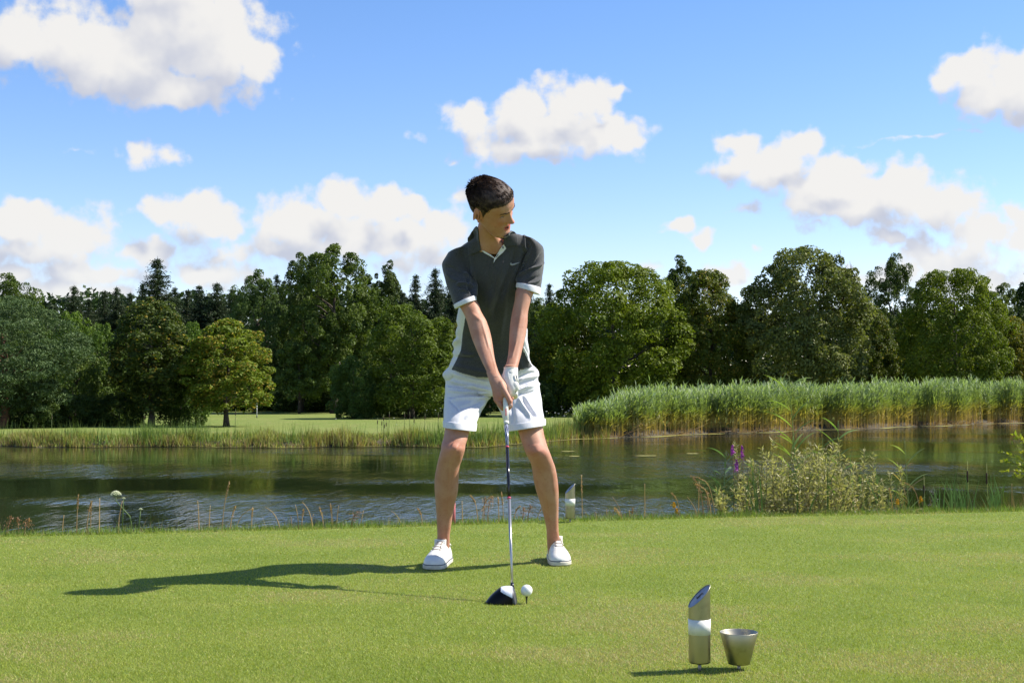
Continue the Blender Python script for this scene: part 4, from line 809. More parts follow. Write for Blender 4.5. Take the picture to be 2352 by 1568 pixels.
# ================================================================== the golfer
def c1(x, y): return 1750 + x / 3.734, 680 + y / 3.734         # head close-up
def c2(x, y): return 1700 + x / 2.3055, 880 + y / 2.3055       # upper body close-up
def c3(x, y): return 1700 + x / 3.92, 1400 + y / 3.92          # shorts and hands close-up
def c4(x, y): return 1620 + x / 2.0905, 1700 + y / 2.0905      # legs close-up
def c8(x, y): return 1880 + x / 6.03, 1440 + y / 6.03          # hands close-up
TH = np.linspace(0, 2 * math.pi, 49)[:-1]
def sring(cf, xl, yl, xr, yr, Y, ry, sag=0.0, n=2.0, rot=0.0):
    """one cross-section: seen edges left and right, depth of its middle, half depth"""
    Lp, Rp = PS(*cf(xl, yl), Y), PS(*cf(xr, yr), Y); C = (Lp + Rp) / 2; a = (Rp - Lp) / 2
    c = np.sign(np.cos(TH)) * abs(np.cos(TH)) ** (2 / n); s = np.sign(np.sin(TH)) * abs(np.sin(TH)) ** (2 / n)
    b = np.array([0, ry, 0]); a = a + np.array([0, rot, 0])
    P = C + np.outer(c, a) + np.outer(s, b); P[:, 2] -= sag * np.clip(-s, 0, 1) * (1 - abs(c) ** 2.5) ; return P
def loft(rings):
    """resample the rings smoothly along the limb and close both ends"""
    A = np.array(rings); m = len(A); t = np.arange(m); u = np.linspace(0, m - 1, (m - 1) * 5 + 1)
    i = np.clip(u.astype(int), 0, m - 2); f = (u - i)[:, None, None]
    p0, p1, p2, p3 = A[np.clip(i - 1, 0, m - 1)], A[i], A[i + 1], A[np.clip(i + 2, 0, m - 1)]
    B = .5 * ((2 * p1) + (-p0 + p2) * f + (2 * p0 - 5 * p1 + 4 * p2 - p3) * f ** 2 + (-p0 + 3 * p1 - 3 * p2 + p3) * f ** 3)
    k, n = B.shape[:2]; V = np.vstack([B.reshape(-1, 3), B[0].mean(0), B[-1].mean(0)]); F = grid_faces(k, n)
    T = np.array([[k * n, (j + 1) % n, j] for j in range(n)] + [[k * n + 1, (k - 1) * n + j, (k - 1) * n + (j + 1) % n] for j in range(n)])
    return V, [F, T]
def chain(pts, rad, n=12):
    """round-ended finger-like chain"""
    pts = np.array(pts, float); rad = np.array(rad, float); m = len(pts); u = np.linspace(0, m - 1, (m - 1) * 5 + 1); P = np.stack([np.interp(u, range(m), pts[:, k]) for k in range(3)], 1); r = np.interp(u, range(m), rad)
    for _ in range(2): P[1:-1] = (P[:-2] + 2 * P[1:-1] + P[2:]) / 4
    d0, d1 = unit(P[0] - P[1]), unit(P[-1] - P[-2]); P = np.vstack([P[0] + d0 * r[0] * .9, P[0] + d0 * r[0] * .5, P, P[-1] + d1 * r[-1] * .5, P[-1] + d1 * r[-1] * .9]); r = np.concatenate([[r[0] * .4, r[0] * .86], r, [r[-1] * .86, r[-1] * .4]])
    return tube(P, r, n)
def fuse(name, pieces, voxel, smooth=3, factor=.5):
    mb = MB()
    for V, F in pieces: mb.add(V, F)
    o = bpy.data.objects.new('tmp', mb.mesh('tmp', [])); COL.objects.link(o)
    rm = o.modifiers.new('r', 'REMESH'); rm.mode = 'VOXEL'; rm.voxel_size = voxel; sm = o.modifiers.new('s', 'SMOOTH'); sm.iterations = smooth; sm.factor = factor
    dg = bpy.context.evaluated_depsgraph_get(); me = bpy.data.meshes.new_from_object(o.evaluated_get(dg)); bpy.data.objects.remove(o); me.name = name
    n = len(me.vertices); V = np.empty(n * 3); me.vertices.foreach_get('co', V); V = V.reshape(-1, 3); k = len(me.polygons); F = np.empty(k * 4, int)
    me.polygons.foreach_get('vertices', F) if len(me.loops) == k * 4 else None; N = np.empty(n * 3); me.vertices.foreach_get('normal', N); bpy.data.meshes.remove(me)
    return V, F.reshape(-1, 4), N.reshape(-1, 3)
def proj_arr(V):
    x, y, z = V[:, 0], V[:, 1], V[:, 2] - CAM_H; f = math.cos(ALPHA) * y + math.sin(ALPHA) * z; u = -math.sin(ALPHA) * y + math.cos(ALPHA) * z
    return np.stack([(CX + FPX * x / f) * K, (CY - FPX * u / f) * K], 1)
FA = 2.0
def folds(V, N, inv, lst, front=None):
    """cloth creases: each runs between two seen points; w wide, a high"""
    P = proj_arr(V); P = np.stack(inv(P), 1); d = np.zeros(len(V))
    for (x0, y0, x1, y1, w, a) in lst:
        A = np.array([x0, y0], float); B = np.array([x1, y1], float); L = np.linalg.norm(B - A); e = (B - A) / L; q = P - A; t = (q @ e) / L; s = q @ np.array([-e[1], e[0]]); s = s + 10 * np.sin(t * 5 + x0)
        tp = np.clip(1.15 - abs(t - .5) * 2, 0, .4) / .4; d += FA * a * np.exp(-(s / w) ** 2) * tp
    nz = 1.6 * np.array([mnoise.fractal((v[0] * 14, v[1] * 14, v[2] * 9), 1, 2, 3) for v in V]); d += nz * .0016
    return V + N * d[:, None]
def inv2(P): return (P[:, 0] - 1700) * 2.3055, (P[:, 1] - 880) * 2.3055
def inv3(P): return (P[:, 0] - 1700) * 3.92, (P[:, 1] - 1400) * 3.92

man = empty('person', (-.02, 6.26, 0), 'young golfer in grey polo and white shorts gripping a driver, head turned aside', 'person')

# --- materials of skin and cloth
def skin_mat():
    m, T, b = mat('skin', (.42, .21, .12), .55, spec=.22); at = T.n('ShaderNodeAttribute', attribute_name='col'); t = T.n('ShaderNodeTexCoord')
    n = T.ss(T.noise(t.outputs['Object'], 14, 4, .6), .35, .7); n2 = T.noise(t.outputs['Object'], 90, 4, .7)
    c = T.mix(n, (1.0, 1.0, 1.0, 1), (.88, .76, .70, 1)); c = T.mix(1.0, at.outputs['Color'], c, 'MULTIPLY'); c = T.mix(T.ss(n2, .55, .75), c, T.mix(1.0, c, (.80, .70, .64, 1), 'MULTIPLY')); T.put(b.inputs['Base Color'], c)
    b.inputs['Subsurface Weight'].default_value = .12; b.inputs['Subsurface Radius'].default_value = (.012, .005, .003); b.inputs['Subsurface Scale'].default_value = 1.0
    bp = T.n('ShaderNodeBump'); bp.inputs['Strength'].default_value = .25; bp.inputs['Distance'].default_value = .0006; T.put(bp.inputs['Height'], T.noise(t.outputs['Object'], 350, 3, .6)); T.put(b.inputs['Normal'], bp.outputs[0]); return m
M_SKIN = skin_mat()
def cloth(name, c1_, c2_, sc, rough=.85, bump=.35):
    m, T, b = mat(name, c1_, rough, spec=.2); t = T.n('ShaderNodeTexCoord'); q = T.vm('MULTIPLY', t.outputs['Object'], (1, 1, .35)); n = T.noise(q, sc, 3, .7); T.put(b.inputs['Base Color'], T.mix(T.ss(n, .42, .62), c1_, c2_))
    b.inputs['Sheen Weight'].default_value = .25
    bp = T.n('ShaderNodeBump'); bp.inputs['Strength'].default_value = bump; bp.inputs['Distance'].default_value = .001; T.put(bp.inputs['Height'], T.noise(t.outputs['Object'], 420, 2, .6)); T.put(b.inputs['Normal'], bp.outputs[0]); return m
M_POLO = cloth('heather_grey_jersey', (.029, .030, .032), (.084, .085, .087), 950)
M_WHITE = cloth('white_jersey', (.70, .70, .72), (.64, .64, .67), 200, bump=.2); M_SHORT = cloth('white_cotton', (.70, .70, .73), (.65, .65, .68), 160, bump=.25)

# --- head in its own space: face towards -y
HZ = [(-.120, -.060, -.030, .016), (-.114, -.080, -.012, .030), (-.102, -.090, .000, .041), (-.085, -.091, .012, .049), (-.066, -.0885, .035, .056), (-.048, -.0885, .055, .0615), (-.03, -.089, .075, .066), (-.012, -.0895, .090, .069), (.008, -.0875, .099, .0715), (.025, -.087, .104, .074), (.042, -.092, .107, .0755), (.06, -.092, .108, .076), (.080, -.085, .103, .072), (.098, -.068, .088, .060), (.110, -.045, .066, .043), (.117, -.020, .038, .022), (.119, .004, .016, .006)]
def head_surface(nz=150, nt=160):
    hz = np.array(HZ); z = np.linspace(0, len(hz) - 1, nz); i = np.arange(len(hz)); cv = [np.interp(z, i, hz[:, k]) for k in range(4)]
    for _ in range(6):
        for k in range(4): cv[k][1:-1] = (cv[k][:-2] + 2 * cv[k][1:-1] + cv[k][2:]) / 4
    th = np.linspace(0, 2 * math.pi, nt, endpoint=False); Z, yf, yb, w = [c[:, None] for c in cv]
    yc = (yf * .48 + yb * .52); c, s = np.cos(th)[None], np.sin(th)[None]; ex = 2 / 2.25
    X = w * np.sign(c) * abs(c) ** ex; Yv = np.where(s < 0, yc + (yc - yf) * np.sign(s) * abs(s) ** ex, yc + (yb - yc) * np.sign(s) * abs(s) ** ex); Zv = Z + 0 * X
    fr = np.clip(-s, 0, 1) ** .8; g = lambda x0, z0, sx, sz: np.exp(-((abs(X) - x0) / sx) ** 2 - ((Zv - z0) / sz) ** 2); d = np.zeros_like(X)
    # nose
    zz = np.clip((.030 - Zv) / .048, 0, 1); ridge = np.where((Zv < .034) & (Zv > -.024), .003 + .021 * zz ** 1.25, 0) * np.clip((Zv + .030) / .010, 0, 1); d += ridge * np.exp(-(X / (.0085 + .006 * zz)) ** 2)
    d += .0075 * g(.0115, -.0175, .0062, .0065); d += .004 * np.exp(-(X / .010) ** 2 - ((Zv + .0145) / .008) ** 2)
    d += .0045 * g(.026, .0385, .017, .007) + .003 * g(0, .036, .012, .008); d -= .0105 * g(.031, .018, .0145, .0105); d += .0060 * g(.031, .0165, .0110, .0065); d += .0035 * g(.043, -.008, .016, .014)
    d -= .003 * g(.022, -.032, .010, .012) ; d += .0062 * np.exp(-(X / .021) ** 2 - ((Zv + .0435) / .0048) ** 2); d += .0068 * np.exp(-(X / .018) ** 2 - ((Zv + .0605) / .0055) ** 2); d -= .0085 * np.exp(-(X / .017) ** 2 - ((Zv + .0520) / .0032) ** 2)
    d += .0062 * np.exp(-(X / .016) ** 2 - ((Zv + .094) / .012) ** 2); d -= .003 * np.exp(-(X / .018) ** 2 - ((Zv + .0735) / .006) ** 2); d += .002 * g(.011, .034, .0022, .012)
    return np.stack([X, Yv - d * fr, Zv], -1)
HS = head_surface(); nzH, ntH = HS.shape[:2]
def closed(G):
    k, n = G.shape[:2]; V = np.vstack([G.reshape(-1, 3), G[0].mean(0), G[-1].mean(0)]); F = grid_faces(k, n); T = np.array([[k * n, (j + 1) % n, j] for j in range(n)] + [[k * n + 1, (k - 1) * n + j, (k - 1) * n + (j + 1) % n] for j in range(n)]); return V, [F, T]
HORG = PS(1966.4, 830.7, 5.82)
HM = Matrix.Translation(HORG) @ Matrix.Rotation(R(-45.76), 4, 'Y') @ Matrix.Rotation(R(34.3), 4, 'Z') @ Matrix.Rotation(R(67.06), 4, 'X') @ Matrix.Scale(1.02, 4); HMn = np.array(HM)
def toh(V): return V @ HMn[:3, :3].T + HMn[:3, 3]
def fromh(V): return (V - HMn[:3, 3]) @ HMn[:3, :3] / 1.02 ** 2
def ear(sx):
    out = []; th = np.linspace(0, 6.283, 25)[:-1]; P = []
    for a in np.linspace(-.5, 4.3, 15): P.append([sx * (.076 + .010 * (1 + math.sin(a + 2.5)) * .5), .016 - .017 * math.cos(a) * (1 if a < 2 else .75) + .004, .004 + .030 * math.sin(a + .15) - (.004 if a > 3.3 else 0)])
    P = np.array(P); P[:, 1] += .004; out.append(tube(P, np.linspace(.0032, .0040, 15), 8))
    V, F = sphere(1, 16, 10); V = V * [.0055, .0165, .029] ; c, s = math.cos(.35 * sx), math.sin(.35 * sx); V = np.stack([V[:, 0] * c - V[:, 1] * s * -1, V[:, 1] * c - V[:, 0] * s, V[:, 2]], 1) + [sx * .0755, .018, .002]; out.append((V, F))
    V, F = sphere(1, 12, 8); out.append((V * [.006, .007, .010] + [sx * .0765, .010, -.026], F)); return out
esc = lambda V, sx: (V - [sx * .074, .014, .0]) * [.95, .95, .92] + [sx * .074, .012, -.002]
pieces = [closed(HS)] + [(esc(V, -1), F) for V, F in ear(-1)] + [(esc(V, 1), F) for V, F in ear(1)]; pieces = [(toh(V), F) for V, F in pieces]
# --- neck, trunk, arms, legs
S = lambda cf: (lambda *a, **k: sring(cf, *a, **k))
s1, s2, s3, s4, s8 = S(c1), S(c2), S(c3), S(c4), S(c8)
pieces.append(loft([s1(640, 720, 860, 720, 5.91, .052), s1(605, 830, 840, 830, 5.925, .055), s1(592, 930, 865, 930, 5.945, .057), s1(586, 1020, 930, 1020, 5.97, .062), s1(582, 1110, 1000, 1110, 6.0, .070), s1(480, 1200, 1130, 1200, 6.03, .080), s1(330, 1290, 1280, 1290, 6.06, .090)]))
pieces.append(loft([s2(430, 190, 860, 190, 6.06, .070), s2(330, 300, 980, 300, 6.08, .088), s2(330, 450, 960, 450, 6.12, .098), s2(360, 700, 900, 700, 6.18, .098), s2(360, 1000, 890, 1000, 6.26, .088), s2(330, 1250, 920, 1250, 6.34, .095), s3(380, 450, 1700, 450, 6.40, .115), s3(400, 640, 1690, 640, 6.40, .11)]))
# arms
pieces.append(loft([s2(230, 440, 350, 370, 6.07, .045), s2(260, 570, 395, 520, 6.035, .044), s2(305, 735, 440, 680, 5.985, .040), s2(322, 800, 497, 780, 5.955, .040), s2(355, 860, 522, 850, 5.94, .038), s2(385, 930, 560, 915, 5.925, .038), s2(405, 1000, 590, 990, 5.91, .038), s2(435, 1100, 614, 1090, 5.885, .036), s2(476, 1200, 630, 1190, 5.85, .031), s2(521, 1300, 646, 1290, 5.81, .027), s2(570, 1400, 676, 1390, 5.765, .023), s2(592, 1450, 703, 1440, 5.745, .022)]))
pieces.append(loft([s2(930, 300, 1050, 330, 6.07, .045), s2(905, 450, 1045, 480, 6.04, .046), s2(885, 560, 1010, 590, 6.01, .038), s2(838, 650, 1008, 655, 5.985, .044), s2(826, 740, 975, 745, 5.965, .040), s2(803, 850, 950, 850, 5.95, .040), s2(786, 950, 945, 950, 5.93, .040), s2(778, 1050, 930, 1050, 5.905, .038), s2(774, 1150, 908, 1150, 5.875, .033), s2(765, 1250, 884, 1250, 5.84, .029), s2(752, 1310, 868, 1310, 5.81, .026), s2(740, 1350, 858, 1350, 5.795, .025), s2(735, 1400, 850, 1400, 5.785, .024)]))
# bare right hand: wrist, palm, four fingers, thumb
pieces.append(loft([s8(395, 300, 690, 280, 5.762, .023), s8(440, 440, 755, 400, 5.745, .022), s8(468, 540, 820, 490, 5.735, .022), s8(505, 640, 885, 590, 5.728, .023), s8(530, 740, 900, 700, 5.722, .024), s8(556, 850, 880, 800, 5.718, .024), s8(578, 940, 850, 890, 5.716, .023), s8(600, 1010, 830, 980, 5.716, .019)]))
def p8(x, y, Y): return PS(*c8(x, y), Y)
pieces += [chain([p8(655, 890, 5.712), p8(665, 985, 5.704), p8(720, 1080, 5.698), p8(790, 1175, 5.703), p8(870, 1190, 5.722), p8(960, 1150, 5.722)], [.0125, .0115, .0100, .0092, .0088, .008]),
           chain([p8(620, 830, 5.735), p8(625, 950, 5.730), p8(690, 1040, 5.728), p8(800, 1100, 5.735), p8(900, 1060, 5.735), p8(990, 990, 5.718)], [.0120, .0112, .0100, .0092, .0086, .0078]),
           chain([p8(600, 760, 5.748), p8(610, 880, 5.752), p8(700, 970, 5.755), p8(830, 1010, 5.755), p8(950, 970, 5.745), p8(1025, 925, 5.728)], [.0115, .0108, .0096, .0090, .0085, .0078]),
           chain([p8(590, 700, 5.76), p8(600, 800, 5.768), p8(710, 880, 5.772), p8(840, 900, 5.772), p8(950, 860, 5.762)], [.0105, .0098, .0088, .0080, .0072]),
           chain([p8(740, 560, 5.722), p8(800, 700, 5.705), p8(880, 830, 5.694), p8(955, 965, 5.686), p8(975, 1060, 5.686), p8(985, 1115, 5.690)], [.0145, .0140, .0120, .0108, .0098, .0082])]
# knuckle relief and tendons on the back of the hand
for (x, y, Y, r) in ((650, 975, 5.706, .0115), (700, 900, 5.702, .0065), (965, 985, 5.683, .0095)): V, F = sphere(r, 12, 8); pieces.append((V + p8(x, y, Y), F))
for q in ([(620, 420), (690, 600), (735, 760), (690, 930)], [(560, 470), (620, 640), (640, 800), (640, 930)]): pieces.append(tube([p8(x, y, 5.7265 - .014 * k - .003 * (k == 1)) if False else p8(x, y, [5.7255, 5.7145, 5.7015, 5.7000][k]) for k, (x, y) in enumerate(q)], [.003, .0035, .0038, .003], 8))
# gloved left hand core, inside the glove
pieces.append(loft([s8(840, 120, 1120, 120, 5.785, .022), s8(815, 300, 1125, 300, 5.775, .022), s8(810, 450, 1130, 450, 5.765, .022), s8(850, 600, 1130, 600, 5.758, .022), s8(900, 720, 1100, 720, 5.752, .016)]))
# legs
pieces.append(loft([s3(420, 600, 850, 600, 6.37, .066), s3(352, 850, 850, 850, 6.292, .066), s3(315, 1080, 785, 1100, 6.205, .072), s4(332, 40, 540, 50, 6.17, .070), s4(322, 105, 525, 110, 6.14, .064), s4(306, 160, 506, 165, 6.115, .058), s4(300, 205, 500, 210, 6.105, .056), s4(280, 280, 478, 285, 6.12, .055), s4(264, 350, 456, 350, 6.145, .057), s4(248, 450, 449, 450, 6.175, .060), s4(249, 560, 441, 560, 6.20, .058), s4(256, 650, 420, 650, 6.225, .050), s4(263, 750, 398, 750, 6.26, .042), s4(268, 850, 384, 850, 6.285, .036), s4(270, 925, 374, 925, 6.30, .033), s4(264, 985, 374, 985, 6.318, .035), s4(268, 1050, 368, 1050, 6.330, .033), s4(275, 1110, 362, 1110, 6.335, .028)]))
pieces.append(loft([s3(1240, 600, 1700, 600, 6.38, .070), s3(1260, 850, 1780, 850, 6.325, .075), s3(1400, 1080, 1820, 1060, 6.26, .072), s4(945, 50, 1155, 35, 6.235, .070), s4(966, 110, 1168, 100, 6.21, .064), s4(992, 190, 1192, 180, 6.185, .058), s4(1012, 240, 1212, 230, 6.18, .056), s4(1044, 300, 1236, 295, 6.20, .056), s4(1062, 360, 1257, 355, 6.225, .058), s4(1074, 450, 1275, 450, 6.255, .060), s4(1097, 550, 1284, 550, 6.28, .058), s4(1127, 640, 1284, 640, 6.305, .050), s4(1155, 740, 1283, 740, 6.34, .042), s4(1178, 840, 1283, 840, 6.365, .036), s4(1185, 900, 1286, 900, 6.38, .033), s4(1186, 950, 1292, 950, 6.402, .035), s4(1190, 1010, 1284, 1010, 6.425, .033), s4(1196, 1080, 1278, 1080, 6.435, .028)]))
BV, BF, BN = fuse('body', pieces, .0027, 4, .5)
# muscle, tendon and bone relief of forearms and shins follow the light edges seen in the photograph
BV = BV + BN * 0
def relief(V, N, inv, lst):
    P = np.stack(inv(proj_arr(V)), 1); d = np.zeros(len(V))
    for (x0, y0, x1, y1, w, a) in lst:
        A = np.array([x0, y0], float); B = np.array([x1, y1], float); L = np.linalg.norm(B - A); e = (B - A) / L; q = P - A; t = (q @ e) / L; s = q @ np.array([-e[1], e[0]]); d += a * np.exp(-(s / w) ** 2) * np.clip(1.1 - abs(t - .5) * 2, 0, .5) * 2
    return V + N * (d * (V[:, 1] < 6.4))[:, None]
inv4 = lambda P: ((P[:, 0] - 1620) * 2.0905, (P[:, 1] - 1700) * 2.0905)
BV = relief(BV, BN, inv2, [(430, 860, 520, 930, 16, .003), (520, 930, 590, 1180, 10, .0018), (600, 1180, 660, 1400, 8, .0022), (900, 780, 840, 1120, 14, .002), (850, 1100, 800, 1280, 9, .0025), (540, 1050, 580, 1200, 9, -.0015)])
BV = relief(BV, BN, inv4, [(385, 170, 440, 200, 34, .006), (370, 260, 350, 800, 14, .0022), (1080, 160, 1110, 240, 34, .005), (1150, 330, 1215, 820, 14, .0022), (410, 110, 330, 150, 18, -.002), (1215, 400, 1240, 600, 12, -.0015), (420, 260, 440, 320, 20, -.002)])
# skin colour: lips, mouth, brow shadow hair, redder knees, elbows and hands, lashes, painted shade inside the ears
L = fromh(BV); pc = proj_arr(BV); col = np.tile(np.array([.48, .262, .180]), (len(BV), 1)); isH = (abs(L[:, 0]) < .12) & (abs(L[:, 1]) < .14) & (L[:, 2] > -.14) & (L[:, 2] < .14) & (BV[:, 1] < 6.1)
def blend(mask, c, col): m_ = np.clip(mask, 0, 1)[:, None]; return col * (1 - m_) + np.array(c) * m_
G2 = lambda cx, cy, w, h: np.exp(-((pc[:, 0] - cx) / w) ** 2 - ((pc[:, 1] - cy) / h) ** 2)
for cf, x, y, w in ((c4, 400, 190, 45), (c4, 1100, 220, 45), (c4, 320, 940, 40), (c4, 1240, 920, 40), (c8, 700, 900, 40), (c8, 960, 1000, 20)):
    cx_, cy_ = cf(x, y); col = blend(G2(cx_, cy_, w, w * .8) * .55, (.50, .20, .14), col)
fr = isH & (L[:, 1] < -.03); X_, Z_ = L[:, 0], L[:, 2]
cheek = np.exp(-((abs(X_) - .042) / .02) ** 2 - ((Z_ + .018) / .02) ** 2) * fr; col = blend(cheek * .4, (.52, .19, .12), col); col = blend(np.exp(-(X_ / .012) ** 2 - ((Z_ + .018) / .01) ** 2) * fr * .6, (.56, .20, .13), col)
lipu = fr & (abs(X_) < .024) & (Z_ < -.0385 - .0 * X_) & (Z_ > -.0505) & (Z_ < -.0385 - 8 * X_ ** 2); lipl = fr & (abs(X_) < .022) & (Z_ < -.0535) & (Z_ > -.0665 + 14 * X_ ** 2)
col[lipu | lipl] = (.50, .12, .10); mo = fr & (abs(X_) < .019) & (Z_ <= -.0495) & (Z_ >= -.0545); col[mo] = (.10, .02, .02)
col = blend((isH & (abs(X_) > .066) & (abs(L[:, 1] - .018) < .03) & (abs(Z_) < .04)) * .5, (.55, .20, .13), col)
ear_shade = isH & (abs(abs(X_) - .078) < .006) & (abs(L[:, 1] - .012) < .008) & (abs(Z_ + .002) < .012); col[ear_shade] *= .45  # ear hollow darkened: its shade is put into the skin colour
col = blend(np.clip((1 - abs(Z_ - .047) / .02), 0, 1) * 0, (.1, .1, .1), col)
stub = fr & (Z_ < -.03); col[stub] *= .96
body = link('body', mesh_np('body', BV, BF, M_SKIN, col, smooth=True), man)

# --- hair: cap plus short strands combed forward
hp = HS.reshape(-1, 3); nrm = np.cross(np.roll(HS, -1, 1) - np.roll(HS, 1, 1), np.gradient(HS, axis=0)); nrm = unit(nrm); cen = np.array([0, .01, 0]); sg = np.sign(((HS - cen) * nrm).sum(-1, keepdims=True)); nrm = nrm * sg
def hairmask(P, wdt=.007):
    x, y, z = P[..., 0], P[..., 1], P[..., 2]
    # hair line: high over the forehead, down past the temple to the sideburn, round the ear, low at the nape
    line = np.interp(y, [-.10, -.085, -.066, -.050, -.032, -.018, -.008, .004, .030, .045, .07, .11], [.080, .079, .074, .068, .052, .022, -.008, .030, .034, -.010, -.040, -.055])
    return np.clip((z - line) / wdt, -1, 1)
msk = hairmask(HS); x_, y_, z_ = HS[..., 0], HS[..., 1], HS[..., 2]
thick = np.interp(z_, [-.06, -.02, .03, .06, .09, .12], [.001, .002, .003, .005, .006, .007]) + .002 * np.exp(-((y_ + .07) / .03) ** 2 - ((z_ - .08) / .025) ** 2)
nz_ = np.array([mnoise.fractal((p[0] * 45, p[1] * 22, p[2] * 45), 1, 2, 3) for p in hp]).reshape(nzH, ntH)
off = np.where(msk > 0, thick * np.clip(msk, 0, 1) ** .6 * (1 + .30 * nz_) * np.clip(hairmask(HS, .030), .5, 1), -.004 + .004 * (msk + 1) * .5)
HC = HS + nrm * off[..., None]; V, F = closed(HC)
M_HAIR = varied('dark_brown_hair', (.034, .020, .014), (.085, .052, .036), 60, .55, spec=.25, bump=.6, bscale=300)
hair = link('hair', mesh_np('hair', toh(V), F, M_HAIR, smooth=True), man)
ok = np.argwhere(msk > .25); wgt = np.linalg.norm(HS[ok[:, 0], ok[:, 1]][:, :2], axis=1) + .02; pick = ok[rng.choice(len(ok), 9000, p=wgt / wgt.sum())]; P = HC[pick[:, 0], pick[:, 1]]; Nn = nrm[pick[:, 0], pick[:, 1]]
comb = np.stack([P[:, 0] * 1.2, -(.06) * np.ones(len(P)) * np.where(P[:, 2] > .05, 1.3, .35), -np.clip(.085 - P[:, 2], 0, .12) * 1.6 - .01], 1); wh = np.exp(-np.linalg.norm(P - [-.03, .07, .11], axis=1) / .03)[:, None]; comb = comb * (1 - wh) + rng.normal(size=comb.shape) * .08 * wh
comb = unit(comb + rng.normal(size=comb.shape) * .016); comb = unit(comb - Nn * (comb * Nn).sum(1, keepdims=True) + Nn * (.05 + .4 * wh + .08 * rng.uniform(0, 1, (len(P), 1)))); ln_ = np.interp(P[:, 2], [-.05, .02, .06], [.007, .012, .021])[:, None] * rng.uniform(.6, 1.2, (len(P), 1)) * (1 + .8 * wh) * np.clip(hairmask(P, .030), .35, 1)[:, None]
sd_ = unit(np.cross(comb, Nn)) * .0006; b0 = P - Nn * .002; V = np.stack([b0 - sd_, b0 + sd_, b0 + comb * ln_ * .6 + sd_ * .8, b0 + comb * ln_ - Nn * ln_ * .12, b0 + comb * ln_ * .6 - sd_ * .8], 1).reshape(-1, 3)
hs_ = link('hair_strands', mesh_np('hair_strands', toh(V), np.arange(len(P) * 5).reshape(-1, 5), M_HAIR), man); hs_.parent = hair; hs_.location = (0, 0, 0); hs_['kind'] = 'stuff'
# brows, eyes, lashes
def faceY(x, z):
    d = (HS[..., 0] - x) ** 2 + (HS[..., 2] - z) ** 2 + (HS[..., 1] > 0) * 1.0; i = np.unravel_index(d.argmin(), d.shape); return HS[i][1]
for sx in (-1, 1):
    n = 170; u = rng.uniform(0, 1, n); bx = sx * (.012 + .036 * u); bz = .0335 + .0065 * np.sin(u * 2.3) + rng.normal(size=n) * .0016 * (1.2 - u * .6); P = np.array([[a, faceY(a, b) - .0006, b] for a, b in zip(bx, bz)]); t = unit(np.stack([sx * np.ones(n), .35 * np.ones(n), .35 - .5 * u], 1) + rng.normal(size=(n, 3)) * .12)
    V, F = leaves(P, unit(np.array([0, -1, 0]) + rng.normal(size=(n, 3)) * .3), .0075, .0013, t); link('eyebrow', mesh_np('eyebrow', toh(V), F, M_HAIR), man)
    ey = faceY(sx * .031, .0165); V, F = sphere(.0062, 16, 10); V = V * [1.5, .8, .36] + [sx * .031, ey + .0036, .0150]; eye = link('eye', mesh_np('eye', toh(V), F, mat('eye_white', (.40, .33, .28), .25)[0], smooth=True), man)
    V, F = sphere(.0030, 12, 8); V = V * [1, .5, .85] + [sx * .031 + .002, ey - .0009, .0150]; ir = link('iris', mesh_np('iris', toh(V), F, mat('iris_dark', (.05, .03, .02), .15)[0], smooth=True), man); ir.parent = eye; ir.location = (0, 0, 0)
    mb = MB(); mb.add(*tube(toh(np.array([[sx * (.031 + q), faceY(sx * (.031 + q), .0178) - .0006, .0180 - 14 * q * q] for q in np.linspace(-.011, .012, 9)])), .0010, 6)); mb.build('eyelash', M_HAIR, man)
V, F = sphere(1, 14, 6); V = V * [.012, .003, .0022] + [0, faceY(0, -.05) + .0015, -.0498]; link('teeth', mesh_np('teeth', toh(V), F, mat('tooth', (.72, .68, .58), .3)[0], smooth=True), man)

# --- polo shirt
sh = [loft([s1(520, 930, 1090, 985, 6.00, .066), s2(440, 165, 860, 130, 6.02, .078), s2(330, 245, 960, 190, 6.05, .098), s2(258, 320, 1030, 280, 6.07, .108), s2(262, 400, 1010, 380, 6.085, .116), s2(290, 520, 970, 500, 6.10, .122), s2(318, 640, 940, 640, 6.13, .122), s2(318, 780, 935, 780, 6.16, .120), s2(296, 900, 938, 900, 6.20, .116), s2(282, 1020, 943, 1020, 6.24, .113), s2(288, 1090, 940, 1100, 6.265, .113), s2(272, 1200, 965, 1200, 6.30, .120), s2(250, 1270, 982, 1260, 6.32, .128), s2(232, 1330, 1000, 1320, 6.335, .134, sag=.020), s2(216, 1376, 1004, 1352, 6.345, .138, sag=.046)]),
      loft([s2(215, 300, 420, 230, 6.06, .072), s2(160, 395, 400, 330, 6.065, .078), s2(160, 450, 415, 420, 6.06, .078), s2(178, 530, 440, 500, 6.045, .075), s2(205, 620, 455, 570, 6.02, .070), s2(235, 700, 462, 640, 5.995, .066), s2(268, 792, 468, 700, 5.97, .062)]),
      loft([s2(900, 150, 1010, 180, 6.05, .060), s2(890, 240, 1085, 240, 6.06, .074), s2(905, 330, 1101, 310, 6.065, .078), s2(890, 430, 1097, 420, 6.06, .076), s2(868, 520, 1084, 510, 6.04, .070), s2(850, 575, 1072, 600, 6.02, .064), s2(845, 598, 1066, 648, 6.01, .062)])]
SV, SF, SN = fuse('shirt', sh, .0040, 5, .5)
